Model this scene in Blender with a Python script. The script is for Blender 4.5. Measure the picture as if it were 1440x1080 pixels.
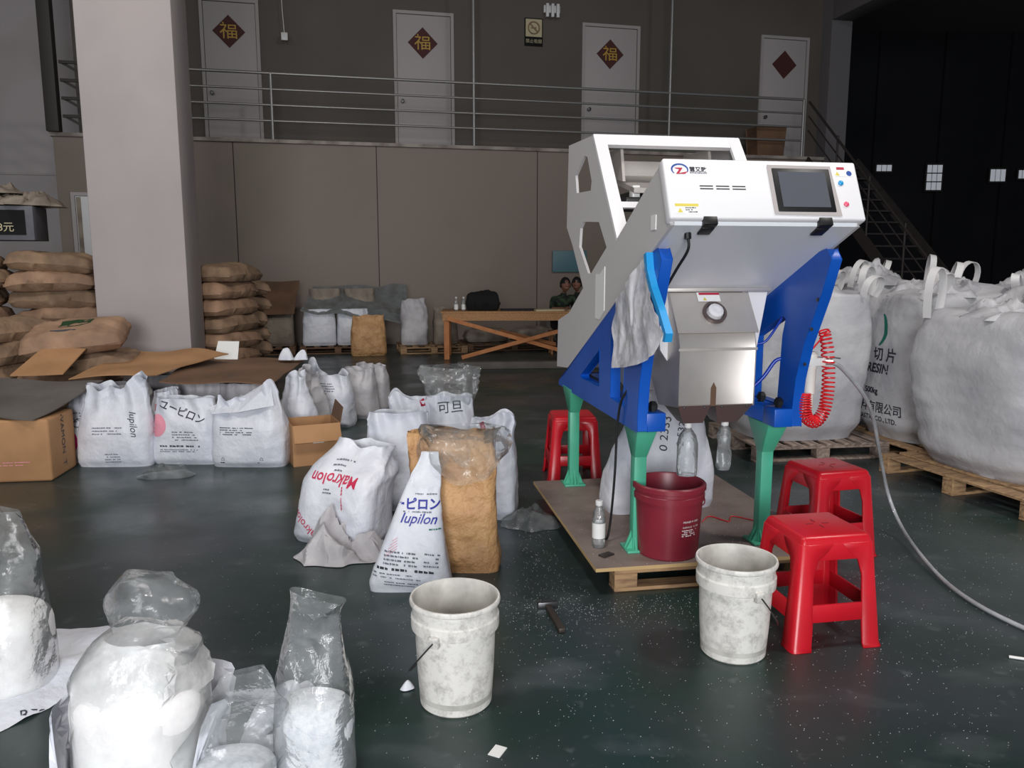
import bpy, bmesh, math, random
from math import pi, sin, cos, radians as R
from mathutils import Vector as V, Matrix, Euler, noise
from mathutils.bvhtree import BVHTree
from mathutils.geometry import tessellate_polygon

scn = bpy.context.scene
C = scn.collection
for _o in list(bpy.data.objects): bpy.data.objects.remove(_o)

# ------------------------------------------------------------------ camera
cam = bpy.data.cameras.new('camera'); cam.lens = 27.75; cam.sensor_width = 36; cam.clip_end = 200
cam_o = bpy.data.objects.new('camera', cam); C.objects.link(cam_o)
cam_o.location = (0, 0, 1.5); cam_o.rotation_euler = (R(90 - 8.61), 0, 0)
scn.camera = cam_o

# ------------------------------------------------------------------ world, lights, exposure
world = bpy.data.worlds.new('hall_ambient'); scn.world = world; world.use_nodes = True
world.node_tree.nodes['Background'].inputs[0].default_value = (.80, .90, 1.0, 1)
world.node_tree.nodes['Background'].inputs[1].default_value = .30
def area(name, loc, target, size, power, color=(1, 1, 1), sy=None):
    l = bpy.data.lights.new(name, 'AREA'); l.energy = power; l.color = color; l.size = size
    if sy: l.shape = 'RECTANGLE'; l.size_y = sy
    o = bpy.data.objects.new(name, l); C.objects.link(o); o.location = loc
    o.rotation_euler = (V(target) - V(loc)).to_track_quat('-Z', 'Y').to_euler()
    return o
area('gate_daylight', (-0.2, -6.5, 2.5), (0.0, 8, 1.4), 3.6, 760, (.97, .98, 1.0), sy=3.4)
area('bay_lamp_over_work', (-1.0, 1.2, 7.2), (0.6, 4.2, 0), .9, 150, (1.0, .97, .92))
area('added_fill_right', (5.2, 2.6, 8.2), (.5, 6, 0), .9, 240, (1.0, .97, .93))  # unseen fill, added to brighten the right-hand faces of things
area('bay_lamp_over_stores', (-5.5, 5.5, 7.6), (-3.5, 8, 0), .9, 90, (1.0, .95, .88))
scn.view_settings.view_transform = 'Standard'; scn.view_settings.look = 'None'
scn.view_settings.gamma = 1; scn.view_settings.use_curve_mapping = False
scn.view_settings.exposure = 0.07

# ------------------------------------------------------------------ helpers
rnd = random.Random(11); noise.seed_set(7)
def lin(c):
    f = lambda u: (u/255/12.92 if u/255 <= .04045 else ((u/255 + .055)/1.055)**2.4)
    return (f(c[0]), f(c[1]), f(c[2]), 1)
MATS = {}
def mat(name, col, rough=.5, metal=0, col2=None, vs=6, vmin=.4, vmax=.65, bump=0, bs=40, bd=.01, spec=.5, emit=None, stretch=None, detail=4):
    m = bpy.data.materials.new(name); m.use_nodes = True; MATS[name] = m
    nt = m.node_tree; b = nt.nodes['Principled BSDF']
    b.inputs['Base Color'].default_value = lin(col); b.inputs['Roughness'].default_value = rough
    b.inputs['Metallic'].default_value = metal; b.inputs['Specular IOR Level'].default_value = spec
    tc = nt.nodes.new('ShaderNodeTexCoord'); src = tc.outputs['Object']
    if stretch:
        mp = nt.nodes.new('ShaderNodeMapping'); mp.inputs['Scale'].default_value = stretch
        nt.links.new(src, mp.inputs[0]); src = mp.outputs[0]
    if col2:
        n = nt.nodes.new('ShaderNodeTexNoise'); n.inputs['Scale'].default_value = vs; n.inputs['Detail'].default_value = detail
        nt.links.new(src, n.inputs['Vector'])
        mr = nt.nodes.new('ShaderNodeMapRange'); mr.inputs[1].default_value = vmin; mr.inputs[2].default_value = vmax
        nt.links.new(n.outputs['Fac'], mr.inputs[0])
        mx = nt.nodes.new('ShaderNodeMix'); mx.data_type = 'RGBA'
        mx.inputs[6].default_value = lin(col); mx.inputs[7].default_value = lin(col2)
        nt.links.new(mr.outputs[0], mx.inputs[0]); nt.links.new(mx.outputs[2], b.inputs['Base Color'])
    if bump:
        n = nt.nodes.new('ShaderNodeTexNoise'); n.inputs['Scale'].default_value = bs; n.inputs['Detail'].default_value = 5
        nt.links.new(src, n.inputs['Vector'])
        bp = nt.nodes.new('ShaderNodeBump'); bp.inputs['Strength'].default_value = bump; bp.inputs['Distance'].default_value = bd
        nt.links.new(n.outputs['Fac'], bp.inputs['Height']); nt.links.new(bp.outputs[0], b.inputs['Normal'])
    if emit:
        b.inputs['Emission Color'].default_value = lin(col); b.inputs['Emission Strength'].default_value = emit
    return m
def film(name, tint=(235, 238, 240), body=.10, rough=.10, bump=.30, bs=13, ior=1.4, gloss=.75):
    m = bpy.data.materials.new(name); m.use_nodes = True; MATS[name] = m; nt = m.node_tree; nt.nodes.clear()
    out = nt.nodes.new('ShaderNodeOutputMaterial'); tr = nt.nodes.new('ShaderNodeBsdfTransparent')
    tr.inputs[0].default_value = (.96, .97, .97, 1)
    b = nt.nodes.new('ShaderNodeBsdfPrincipled'); b.inputs['Base Color'].default_value = lin(tint); b.inputs['Roughness'].default_value = rough
    b.inputs['Specular IOR Level'].default_value = 1
    g = nt.nodes.new('ShaderNodeBsdfGlossy'); g.inputs['Roughness'].default_value = rough
    fr = nt.nodes.new('ShaderNodeFresnel'); fr.inputs[0].default_value = ior
    tc = nt.nodes.new('ShaderNodeTexCoord'); n = nt.nodes.new('ShaderNodeTexNoise'); n.inputs['Scale'].default_value = bs; n.inputs['Detail'].default_value = 6
    nt.links.new(tc.outputs['Object'], n.inputs['Vector'])
    bp = nt.nodes.new('ShaderNodeBump'); bp.inputs['Strength'].default_value = bump; bp.inputs['Distance'].default_value = .05
    nt.links.new(n.outputs['Fac'], bp.inputs['Height'])
    for q in (b, g, fr): nt.links.new(bp.outputs[0], q.inputs['Normal'])
    mr = nt.nodes.new('ShaderNodeMapRange'); mr.inputs[1].default_value = .35; mr.inputs[2].default_value = .7
    mr.inputs[3].default_value = body*.6; mr.inputs[4].default_value = body*1.6
    nt.links.new(n.outputs['Fac'], mr.inputs[0])
    hf_ = nt.nodes.new('ShaderNodeMath'); hf_.operation = 'MULTIPLY'; hf_.inputs[1].default_value = gloss; nt.links.new(fr.outputs[0], hf_.inputs[0])
    m1 = nt.nodes.new('ShaderNodeMixShader'); m2 = nt.nodes.new('ShaderNodeMixShader')
    nt.links.new(mr.outputs[0], m1.inputs[0]); nt.links.new(tr.outputs[0], m1.inputs[1]); nt.links.new(b.outputs[0], m1.inputs[2])
    nt.links.new(hf_.outputs[0], m2.inputs[0]); nt.links.new(m1.outputs[0], m2.inputs[1]); nt.links.new(g.outputs[0], m2.inputs[2])
    nt.links.new(m2.outputs[0], out.inputs[0])
    return m

class MB:
    def __init__(s): s.v = []; s.f = []
    def add(s, vs, fs, M=None):
        k = len(s.v); s.v += [tuple(M @ V(p)) if M else tuple(p) for p in vs]; s.f += [tuple(i + k for i in f) for f in fs]; return s
    def box(s, x0, x1, y0, y1, z0, z1, M=None):
        return s.add([(x0,y0,z0),(x1,y0,z0),(x1,y1,z0),(x0,y1,z0),(x0,y0,z1),(x1,y0,z1),(x1,y1,z1),(x0,y1,z1)],
                     [(0,3,2,1),(4,5,6,7),(0,1,5,4),(1,2,6,5),(2,3,7,6),(3,0,4,7)], M)
    def bar(s, a, b, w, h, up=(0,0,1)):
        a, b = V(a), V(b); d = b - a; L = d.length; d.normalize()
        sx = d.cross(V(up)); sx = sx.normalized() if sx.length > 1e-5 else V((1,0,0)); u = sx.cross(d)
        M = Matrix((( sx.x,d.x,u.x,a.x),(sx.y,d.y,u.y,a.y),(sx.z,d.z,u.z,a.z),(0,0,0,1)))
        return s.box(-w/2, w/2, 0, L, -h/2, h/2, M)
    def prism(s, loops, a, b, axis='x', M=None):
        # loops: [outer, hole, ...] of 2-D points; extruded along axis from a to b
        if not isinstance(loops[0][0], (tuple, list)): loops = [loops]
        def P(q, t):
            return (t, q[0], q[1]) if axis == 'x' else ((q[0], t, q[1]) if axis == 'y' else (q[0], q[1], t))
        flat = [q for l in loops for q in l]; n = len(flat)
        tris = tessellate_polygon([[V((q[0], q[1], 0)) for q in l] for l in loops])
        vs = [P(q, a) for q in flat] + [P(q, b) for q in flat]
        fs = [tuple(t) for t in tris] + [tuple(i + n for i in reversed(t)) for t in tris]
        k = 0
        for l in loops:
            m = len(l)
            for i in range(m): fs.append((k+i, k+(i+1) % m, n+k+(i+1) % m, n+k+i))
            k += m
        return s.add(vs, fs, M)
    def tube(s, pts, r, n=8, cap=True, closed=False):
        pts = [V(p) for p in pts]; N = len(pts); k0 = len(s.v); up = None
        for i, p in enumerate(pts):
            d = (pts[(i+1) % N] - pts[i-1]) if closed else (pts[min(i+1, N-1)] - pts[max(i-1, 0)])
            d = d.normalized() if d.length > 1e-9 else V((0,0,1))
            if up is None: up = d.orthogonal().normalized()
            else:
                up = up - d*up.dot(d); up = up.normalized() if up.length > 1e-6 else d.orthogonal().normalized()
            w = d.cross(up); rr = r[i] if isinstance(r, (list, tuple)) else r
            for j in range(n):
                a = 2*pi*j/n; s.v.append(tuple(p + (up*cos(a) + w*sin(a))*rr))
        for i in range(N if closed else N-1):
            for j in range(n):
                a, b = k0 + i*n, k0 + ((i+1) % N)*n
                s.f.append((a+j, a+(j+1) % n, b+(j+1) % n, b+j))
        if cap and not closed:
            s.f.append(tuple(k0 + j for j in reversed(range(n)))); s.f.append(tuple(k0 + (N-1)*n + j for j in range(n)))
        return s
    def lathe(s, prof, n=40, M=None, cap=(True, True)):
        vs, fs = [], []
        for r, z in prof:
            for j in range(n): a = 2*pi*j/n; vs.append((r*cos(a), r*sin(a), z))
        for i in range(len(prof)-1):
            for j in range(n): fs.append((i*n+j, i*n+(j+1) % n, (i+1)*n+(j+1) % n, (i+1)*n+j))
        if cap[0] and prof[0][0] > 1e-4: fs.append(tuple(reversed(range(n))))
        if cap[1] and prof[-1][0] > 1e-4: fs.append(tuple((len(prof)-1)*n + j for j in range(n)))
        return s.add(vs, fs, M)
    def ribbon(s, pts, w, t, side):
        # flat band through pts, width w along side(i) vector
        pts = [V(p) for p in pts]; k = len(s.v); N = len(pts)
        for i, p in enumerate(pts):
            d = (pts[min(i+1, N-1)] - pts[max(i-1, 0)]).normalized(); sd = V(side(i) if callable(side) else side); sd = (sd - d*sd.dot(d)).normalized(); nn = d.cross(sd)
            for a, b in ((-1,-1),(1,-1),(1,1),(-1,1)): s.v.append(tuple(p + sd*a*w/2 + nn*b*t/2))
        for i in range(N-1):
            for j in range(4): s.f.append((k+i*4+j, k+i*4+(j+1) % 4, k+i*4+4+(j+1) % 4, k+i*4+4+j))
        s.f += [(k+3, k+2, k+1, k), tuple(k+(N-1)*4+j for j in range(4))]
        return s
    def mesh(s, name, bevel=0, seg=2, smooth=None, weld=True, bang=25):
        me = bpy.data.meshes.new(name); me.from_pydata(s.v, [], s.f)
        bm = bmesh.new(); bm.from_mesh(me)
        if weld: bmesh.ops.remove_doubles(bm, verts=bm.verts, dist=1e-5)
        if bevel:
            bmesh.ops.dissolve_limit(bm, angle_limit=R(1), verts=bm.verts, edges=bm.edges)
            es = [e for e in bm.edges if len(e.link_faces) == 2 and e.calc_face_angle(0) > R(bang)]
            bmesh.ops.bevel(bm, geom=es, offset=bevel, segments=seg, profile=.5, affect='EDGES', clamp_overlap=True)
        bmesh.ops.recalc_face_normals(bm, faces=bm.faces); bm.to_mesh(me); bm.free()
        if smooth or (smooth is None and bevel):
            me.polygons.foreach_set('use_smooth', [True]*len(me.polygons)); me.set_sharp_from_angle(angle=R(smooth or 40))
        me.update(); return me
    def build(s, name, m, parent=None, **k): return obj(name, s.mesh(name, **k), m, parent)

def obj(name, me, m=None, parent=None, loc=None, rot=None):
    if m is not None and not me.materials: me.materials.append(MATS[m] if isinstance(m, str) else m)
    o = bpy.data.objects.new(name, me); C.objects.link(o)
    if parent: o.parent = parent
    if loc: o.location = loc
    if rot: o.rotation_euler = rot
    return o
def tag(o, label, cat, group=None, kind=None):
    o['label'] = label; o['category'] = cat
    if group: o['group'] = group
    if kind: o['kind'] = kind
    return o
def thing(name, label, cat, loc=(0,0,0), rz=0, group=None):
    o = bpy.data.objects.new(name, None); C.objects.link(o); o.location = loc; o.rotation_euler = (0,0,R(rz)); o.empty_display_size = .1
    return tag(o, label, cat, group)
def struct(o): o['kind'] = 'structure'; return o
def put(o, loc, rz=0, rx=0, ry=0): o.location = loc; o.rotation_euler = (R(rx), R(ry), R(rz)); return o
def copy_tree(o, parent=None):
    c = o.copy(); C.objects.link(c); c.parent = parent
    for ch in o.children: copy_tree(ch, c)
    return c
sst = lambda a, b, t: (lambda u: u*u*(3-2*u))(min(1, max(0, (t-a)/(b-a))))
lerp = lambda a, b, t: a + (b-a)*t
def catmull(pts, n=6):
    P = [V(p) for p in pts]; out = []
    for i in range(len(P)-1):
        a, b, c, d = P[max(i-1,0)], P[i], P[i+1], P[min(i+2, len(P)-1)]
        for k in range(n):
            t = k/n; out.append(.5*((2*b) + (c-a)*t + (2*a-5*b+4*c-d)*t*t + (3*b-a-3*c+d)*t**3))
    return out + [P[-1]]
def grid_faces(n, m, wrap=False):
    return [(i*m+j, i*m+(j+1) % m, (i+1)*m+(j+1) % m, (i+1)*m+j) for i in range(n-1) for j in range(m if wrap else m-1)]
NV = lambda p, s=0: noise.noise_vector(V((p[0]+s*7.31, p[1]-s*3.77, p[2]+s*1.93)))

# ------------------------------------------------------------------ lettering laid onto a surface
def text_mesh(s, size, shear=0, bold=0):
    cu = bpy.data.curves.new('lettering', 'FONT'); cu.body = s; cu.size = size; cu.align_x = 'CENTER'; cu.align_y = 'CENTER'
    cu.shear = shear; cu.offset = bold; cu.resolution_u = 3
    o = bpy.data.objects.new('lettering', cu); C.objects.link(o)
    me = bpy.data.meshes.new_from_object(o.evaluated_get(bpy.context.evaluated_depsgraph_get()))
    bpy.data.objects.remove(o); bpy.data.curves.remove(cu); me.materials.clear()
    return me
def print_lines(w, n, gap, h, seed, fill=.8, ragged=.5):
    r = random.Random(seed); m = MB()
    for i in range(n):
        x = -w/2; end = w/2*(1 - ragged*r.random()*1.2)
        while x < end:
            l = r.uniform(.4, 2.2)*h
            if r.random() < fill: m.add([(x, -i*gap, 0), (x+l, -i*gap, 0), (x+l, -i*gap+h*r.uniform(.6,1), 0), (x, -i*gap+h, 0)], [(0,1,2,3)])
            x += l + h*.35
    return m.mesh('small_print', weld=False)
def lay(target, me, x, z, m, rot=0, face='front', name='printed_lettering', off=.003, sub=.03, origin=None, axes=None):
    # project a flat lettering mesh (its x,y) on to the target's own mesh along the facing direction
    A = {'front': (V((1,0,0)), V((0,0,1)), V((0,1,0))), 'left': (V((0,-1,0)), V((0,0,1)), V((1,0,0))), 'top': (V((1,0,0)), V((0,1,0)), V((0,0,-1))),
         'right': (V((0,1,0)), V((0,0,1)), V((-1,0,0)))}
    rx, up, d = axes or A[face]
    tm = target.data; bvh = BVHTree.FromPolygons([v.co for v in tm.vertices], [tuple(p.vertices) for p in tm.polygons])
    bm = bmesh.new(); bm.from_mesh(me)
    if sub:
        for _ in range(2):
            es = [e for e in bm.edges if e.calc_length() > sub]
            if not es: break
            bmesh.ops.subdivide_edges(bm, edges=es, cuts=1)
        bmesh.ops.triangulate(bm, faces=[f for f in bm.faces if len(f.verts) > 4])
    c, s_ = cos(R(rot)), sin(R(rot)); o0 = V(origin) if origin else rx*x + up*z
    dead = []
    for v in bm.verts:
        q = o0 + rx*(v.co.x*c - v.co.y*s_) + up*(v.co.x*s_ + v.co.y*c) - d*3
        h = bvh.ray_cast(q, d)
        if h[0] is None: dead.append(v)
        else: v.co = h[0] - d*off
    bmesh.ops.delete(bm, geom=dead, context='VERTS')
    bm.to_mesh(me); bm.free()
    return obj(name, me, m, target)
def write(target, s, x, z, size, m='ink', rot=0, face='front', shear=0, bold=0, **k): return lay(target, text_mesh(s, size, shear, bold), x, z, m, rot, face, **k)
def smallprint(target, x, z, w, n, gap, h, seed, m='ink_grey', rot=0, face='front', **k):
    o = lay(target, print_lines(w, n, gap, h, seed), x, z, m, rot, face, name='small_print', **k); o['kind'] = 'stuff'; return o

# ------------------------------------------------------------------ materials
mat('pillar_paint', (180,170,169), .75, col2=(172,163,162), vs=1.2, bump=.05, bs=30)
mat('white_wall', (180,172,172), .8, col2=(160,148,142), vs=.5, vmin=.5, vmax=.8)
mat('taupe_panel', (132,117,107), .55, col2=(122,110,99), vs=.35, vmin=.45, vmax=.6)
mat('taupe_upper_shaded', (98,90,84), .75, col2=(90,84,78), vs=.5)  # taupe painted darker to stand in for the weaker light above the walkway
mat('dark_wall', (34,34,42), .8, col2=(24,25,30), vs=.4)
mat('beam_grey', (110,106,108), .8)
mat('door_white_shaded', (178,170,170), .6)  # white toned down to grey: dim light on the walkway doors, in the colour
mat('door_frame', (170,163,162), .6)
mat('rail_steel', (150,148,146), .35, .5)
mat('dark_steel', (58,52,50), .6, .2)
mat('slab_edge', (170,160,152), .8, col2=(120,110,104), vs=3)
mat('red_paper', (74,32,28), .7); mat('gold_print', (190,150,52), .5)
mat('sorter_white', (228,226,228), .42); mat('sorter_side', (200,196,196), .5)
mat('sorter_belly', (228,230,235), .36)
mat('blue_paint', (6,86,188), .38, col2=(6,78,174), vs=3)
mat('green_paint', (82,178,146), .4, col2=(72,166,134), vs=4)
mat('stainless', (206,199,193), .40, .55, col2=(190,184,178), vs=3, bump=.02, bs=10)
mat('stainless_dark', (112,98,96), .38, .6)
mat('black_plastic', (16,16,18), .45); mat('screen_glass', (88,90,98), .12, spec=.8)
mat('void_black', (10,10,12), .9)
mat('rubber_black', (18,18,20), .6)
mat('red_plastic', (198,22,38), .32, col2=(182,18,32), vs=3, bump=.03, bs=50)
mat('maroon_plastic', (132,38,52), .38, col2=(120,32,46), vs=3)
mat('coil_red', (226,40,48), .3); mat('tube_blue', (22,60,170), .3)
mat('white_plastic', (225,224,222), .35); mat('pvc_white', (232,228,220), .4)
mat('dirty_white', (228,225,219), .5, col2=(146,142,138), vs=15, vmin=.47, vmax=.72, bump=.10, bs=40, detail=14)
[setattr(n_.inputs['Roughness'], 'default_value', .8) for n_ in MATS['dirty_white'].node_tree.nodes if n_.type == 'TEX_NOISE']
mat('bucket_inner', (214,211,204), .55, col2=(176,173,166), vs=9)
mat('wire', (92,92,94), .35, .8)
mat('woven_white', (222,223,230), .45, col2=(206,209,220), vs=4, bump=.30, bs=11, bd=.05)
mat('woven_dull', (196,193,196), .55, col2=(172,168,172), vs=4, bump=.28, bs=8, bd=.06)
mat('fibc_white', (190,189,192), .55, col2=(166,165,170), vs=2.2, bump=.4, bs=5, bd=.06)
mat('fibc_strap', (212,210,210), .6, bump=.3, bs=120, bd=.004)
mat('kraft', (208,162,112), .55, col2=(184,138,92), vs=7, bump=.8, bs=11, bd=.05)
mat('kraft_bag', (166,132,106), .75, col2=(136,107,86), vs=4, bump=.35, bs=10, bd=.05)
mat('kraft_bag_b', (154,126,100), .8, col2=(124,100,80), vs=5, bump=.35, bs=10, bd=.05)
mat('grey_bag', (150,138,124), .8, col2=(120,108,98), vs=4, bump=.3, bs=8, bd=.05)
mat('cardboard', (176,132,92), .8, col2=(160,118,80), vs=3, bump=.05, bs=40)
mat('cardboard_dark', (118,88,66), .85, col2=(98,74,58), vs=2.5, bump=.1, bs=14)
mat('cardboard_grey', (104,98,94), .85, col2=(88,82,78), vs=2.5, bump=.1, bs=14)
mat('tape', (176,164,130), .25)
mat('pallet_wood', (176,142,104), .75, col2=(134,104,78), vs=5, stretch=(1.5,9,9), bump=.12, bs=25)
mat('pallet_grey', (156,138,126), .8, col2=(116,100,92), vs=5, stretch=(9,1.5,9), bump=.12, bs=25)
mat('ply', (148,132,124), .6, col2=(112,96,90), vs=3.2, vmin=.35, vmax=.7, bump=.06, bs=20)
mat('ply_edge', (190,160,112), .7)
mat('table_wood', (184,138,92), .7, col2=(160,114,74), vs=6, stretch=(9,1.5,9))
mat('orange_wood', (196,128,78), .7, col2=(176,110,64), vs=6)
mat('ink', (40,42,52), .6); mat('ink_grey', (104,108,120), .6); mat('ink_blue', (40,48,150), .5); mat('ink_red', (196,34,78), .5)
mat('ink_pink', (232,150,166), .6); mat('ink_green', (20,104,88), .6); mat('ink_dgreen', (60,96,60), .7); mat('ink_magenta', (196,24,108), .5)
mat('sticker_white', (232,232,230), .5); mat('sticker_red', (176,26,56), .5); mat('sticker_yellow', (214,196,84), .5)
mat('logo_blue', (22,70,150), .4); mat('logo_cyan', (24,132,178), .4)
mat('button_blue', (30,150,210), .3); mat('button_pink', (230,90,120), .3)
mat('pellets', (240,241,245), .55, col2=(222,225,232), vs=60, bump=.6, bs=170, bd=.006)
mat('powder', (247,244,243), .7, col2=(240,236,236), vs=30, bump=.25, bs=110, bd=.005)
mat('black_fabric', (12,12,13), .9, bump=.2, bs=20)
mat('skin', (134,92,76), .55); mat('hair', (22,18,18), .6); mat('camo', (46,70,44), .8, col2=(26,32,30), vs=14, vmin=.45, vmax=.5); mat('dark_cloth', (38,34,40), .9)
mat('cyan_edge', (36,150,214), .35); mat('cyan_board', (82,118,128), .5); mat('paper', (196,184,150), .7); mat('window_glow', (188,192,200), .4, emit=.45)
mat('grey_box', (112,112,118), .7, col2=(90,90,98), vs=3); mat('steel_tool', (70,62,58), .5, .5)
for q_ in ('powder', 'pellets'):
    b_ = MATS[q_].node_tree.nodes['Principled BSDF']; b_.inputs['Subsurface Weight'].default_value = .7; b_.inputs['Subsurface Radius'].default_value = (1, 1, 1); b_.inputs['Subsurface Scale'].default_value = .06
film('clear_film', body=.10); film('cloudy_film', (242,242,248), body=.9, rough=.3, bs=7); film('smoky_film', (150,156,158), body=.45, rough=.3, bs=5)
film('bottle_film', body=.16, rough=.06, bs=16, gloss=.9)
film('hose_film', (220,222,226), body=.55, rough=.1, bs=4)
film('dusty_film', (248,246,246), body=.55, rough=.4, bs=10, gloss=.3)
# ------------------------------------------------------------------ the hall
WY = 12.5                                       # the hall is turned 12.5 degrees against the view
wx, wy = V((cos(R(WY)), sin(R(WY)), 0)), V((-sin(R(WY)), cos(R(WY)), 0))
def W(s, n, z): return V((0, 15.5, 0)) + wx*s + wy*n + V((0, 0, z))
hall = Matrix.Translation((0, 15.5, 0)) @ Matrix.Rotation(R(WY), 4, 'Z')
def hbox(m, *a): return m.box(*a, M=hall)

def floor_material():
    m = bpy.data.materials.new('green_epoxy'); m.use_nodes = True; MATS['green_epoxy'] = m; nt = m.node_tree; b = nt.nodes['Principled BSDF']
    tc = nt.nodes.new('ShaderNodeTexCoord')
    def nz(scale, a, z, det=5, vec=None):
        n = nt.nodes.new('ShaderNodeTexNoise'); n.inputs['Scale'].default_value = scale; n.inputs['Detail'].default_value = det
        nt.links.new(vec or tc.outputs['Object'], n.inputs['Vector'])
        r = nt.nodes.new('ShaderNodeMapRange'); r.inputs[1].default_value = a; r.inputs[2].default_value = z; nt.links.new(n.outputs['Fac'], r.inputs[0]); return r.outputs[0]
    def mix(f, a, c):
        x = nt.nodes.new('ShaderNodeMix'); x.data_type = 'RGBA'; nt.links.new(f, x.inputs[0])
        (nt.links.new(a, x.inputs[6]) if not isinstance(a, tuple) else setattr(x.inputs[6], 'default_value', lin(a))); x.inputs[7].default_value = lin(c); return x.outputs[2]
    c = mix(nz(.9, .40, .62), (33,53,48), (53,59,63))            # worn green and grey patches
    mp = nt.nodes.new('ShaderNodeMapping'); mp.inputs['Scale'].default_value = (.8, 1.5, 1); mp.inputs['Rotation'].default_value = (0, 0, .5); nt.links.new(tc.outputs['Object'], mp.inputs[0])
    f = nz(2.3, .56, .85, 8, mp.outputs[0]); c = mix(f, c, (86,93,95))      # dusty scuffs
    c2 = nz(14, .62, .9, 6); c = mix(c2, c, (96,102,104))
    nt.links.new(c, b.inputs['Base Color'])
    r = nz(1.7, .3, .75); mr = nt.nodes.new('ShaderNodeMapRange'); mr.inputs[3].default_value = .22; mr.inputs[4].default_value = .48; nt.links.new(r, mr.inputs[0]); nt.links.new(mr.outputs[0], b.inputs['Roughness'])
    b.inputs['Specular IOR Level'].default_value = .45
    n = nt.nodes.new('ShaderNodeTexNoise'); n.inputs['Scale'].default_value = 5; nt.links.new(tc.outputs['Object'], n.inputs['Vector'])
    bp = nt.nodes.new('ShaderNodeBump'); bp.inputs['Strength'].default_value = .06; nt.links.new(n.outputs['Fac'], bp.inputs['Height']); nt.links.new(bp.outputs[0], b.inputs['Normal'])
floor_material()
struct(MB().box(-20, 30, -12, 36, -.2, 0).build('floor', 'green_epoxy'))
struct(MB().box(-20, 30, -12, 36, 9.5, 9.7).build('ceiling', 'beam_grey'))

# lower back wall of wide sheet panels, walkway slab over it
wb = struct(hbox(MB(), -7.94, 6.6, .03, .25, 0, 3.64).build('wall_back', 'dark_steel'))
edges = [-7.94, -5.05, -2.55, .5, 3.55, 6.6]
for a, b_ in zip(edges[:-1], edges[1:]): hbox(MB(), a+.008, b_-.008, 0, .035, 0, 3.638).build('panel', 'taupe_panel', wb)
t1 = struct(hbox(MB(), -7.97, 6.62, -.05, 1.75, 3.64, 3.70).build('trim_1', 'slab_edge'))
wu = struct(hbox(MB(), -7.9, 7.6, 1.4, 1.6, 3.70, 9.5).build('wall_upper', 'taupe_upper_shaded'))
struct(hbox(MB(), 7.35, 7.85, 1.05, 1.6, 0, 9.5).build('trim_2', 'beam_grey'))
struct(hbox(MB(), 7.35, 7.85, -6.5, 1.05, 6.75, 7.5).build('trim_3', 'beam_grey', bevel=.01))
# white wall beyond the end of the walkway
wl = struct(hbox(MB(), -18, -7.0, 2.6, 2.8, 0, 9.5).build('wall_left', 'white_wall'))
hbox(MB(), -18, -7.0, 2.57, 2.6, 3.25, 3.29).build('joint', 'door_frame', wl)
# dark hall at the far end
wr = struct(MB().box(6, 30, 29, 29.3, 0, 9.5).build('wall_far', 'dark_wall'))
for i in range(9): MB().box(8.2+i*2.3, 8.5+i*2.3, 28.85, 29, 0, 9.5).build('wall_rib', 'dark_wall', wr)
struct(MB().box(19.6, 20, 12, 29, 0, 9.5).build('wall_right', 'dark_wall'))
for k, (x0, x1, z0, z1) in enumerate(((12.9, 13.45, 4.75, 5.0), (14.7, 15.25, 4.1, 5.0), (16.95, 17.5, 4.4, 4.85), (17.95, 18.35, 4.5, 4.82))):
    wn = struct(MB().box(x0-.05, x1+.05, 28.78, 28.84, z0-.05, z1+.05).build('window_%d' % (k+1), 'dark_steel'))
    nx, nz_ = 3, (1 if z1-z0 < .5 else 3)
    for i in range(nx):
        for j in range(nz_):
            MB().box(lerp(x0,x1,i/nx)+.015, lerp(x0,x1,(i+1)/nx)-.015, 28.76, 28.79, lerp(z0,z1,j/nz_)+.02, lerp(z0,z1,(j+1)/nz_)-.02).build('pane', 'window_glow', wn)

# white square pillar
struct(put(MB().box(0, .83, 0, .84, 0, 9.5).build('pillar', 'pillar_paint', bevel=.012), (-3.95, 7.52, 0), WY))

# doors on the walkway, each with a pasted diamond
def door(n, s, w=1.06, top=6.38, leaf_s=.0):
    d = struct(obj('door_%d' % n, MB().prism([[(-w/2-.06, 3.7), (-w/2-.06, top+.06), (w/2+.06, top+.06), (w/2+.06, 3.7), (w/2, 3.7), (w/2, top), (-w/2, top), (-w/2, 3.7)]], 1.36, 1.46, 'y').mesh('door_frame'), 'door_frame'))
    d.location = W(s, 0, 0); d.rotation_euler = (0, 0, R(WY))
    lf = MB().box(-w/2+.008, w/2-.008, 1.385, 1.43, 3.72, top-.008).build('door_leaf', 'door_white_shaded', d, bevel=.006)
    MB().lathe([(.0, .0), (.035, .0), (.035, .012), (.02, .02), (.02, .045), (.036, .055), (.036, .08), (.0, .09)], 16, Matrix.Translation((-w/2+.10, 1.385, 4.72)) @ Matrix.Rotation(R(90), 4, 'X')).build('knob', 'wire', lf, smooth=40)
    return d
for n, (s, w_) in enumerate(((-5.15, .95), (-1.49, 1.08), (2.43, 1.15), (6.45, 1.05))):
    door(n+1, s, w_)
    fu = obj('door_paper', MB().box(-.21, .21, -.004, .004, -.21, .21).mesh('door_paper'), 'red_paper')
    fu.location = W(s-.02 + (0, 0, 0, .02)[n], 1.38, 5.85); fu.rotation_euler = (0, R(45), R(WY))
    lab = ('red diamond paper with gold character on the door behind the loose hanging switch', 'red diamond paper with gold character on the door beside the tall steel pole',
           'red diamond paper with gold round pattern on the door near the smoking sign', 'dull red diamond paper on the door at the top of the stairs')[n]
    tag(fu, lab, 'paper')
    ax = (V((cos(R(45)), 0, sin(R(45)))), V((-sin(R(45)), 0, cos(R(45)))), V((0, 1, 0)))
    if n < 3: write(fu, '福', 0, 0, .34, 'gold_print', axes=ax, sub=0)
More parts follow.
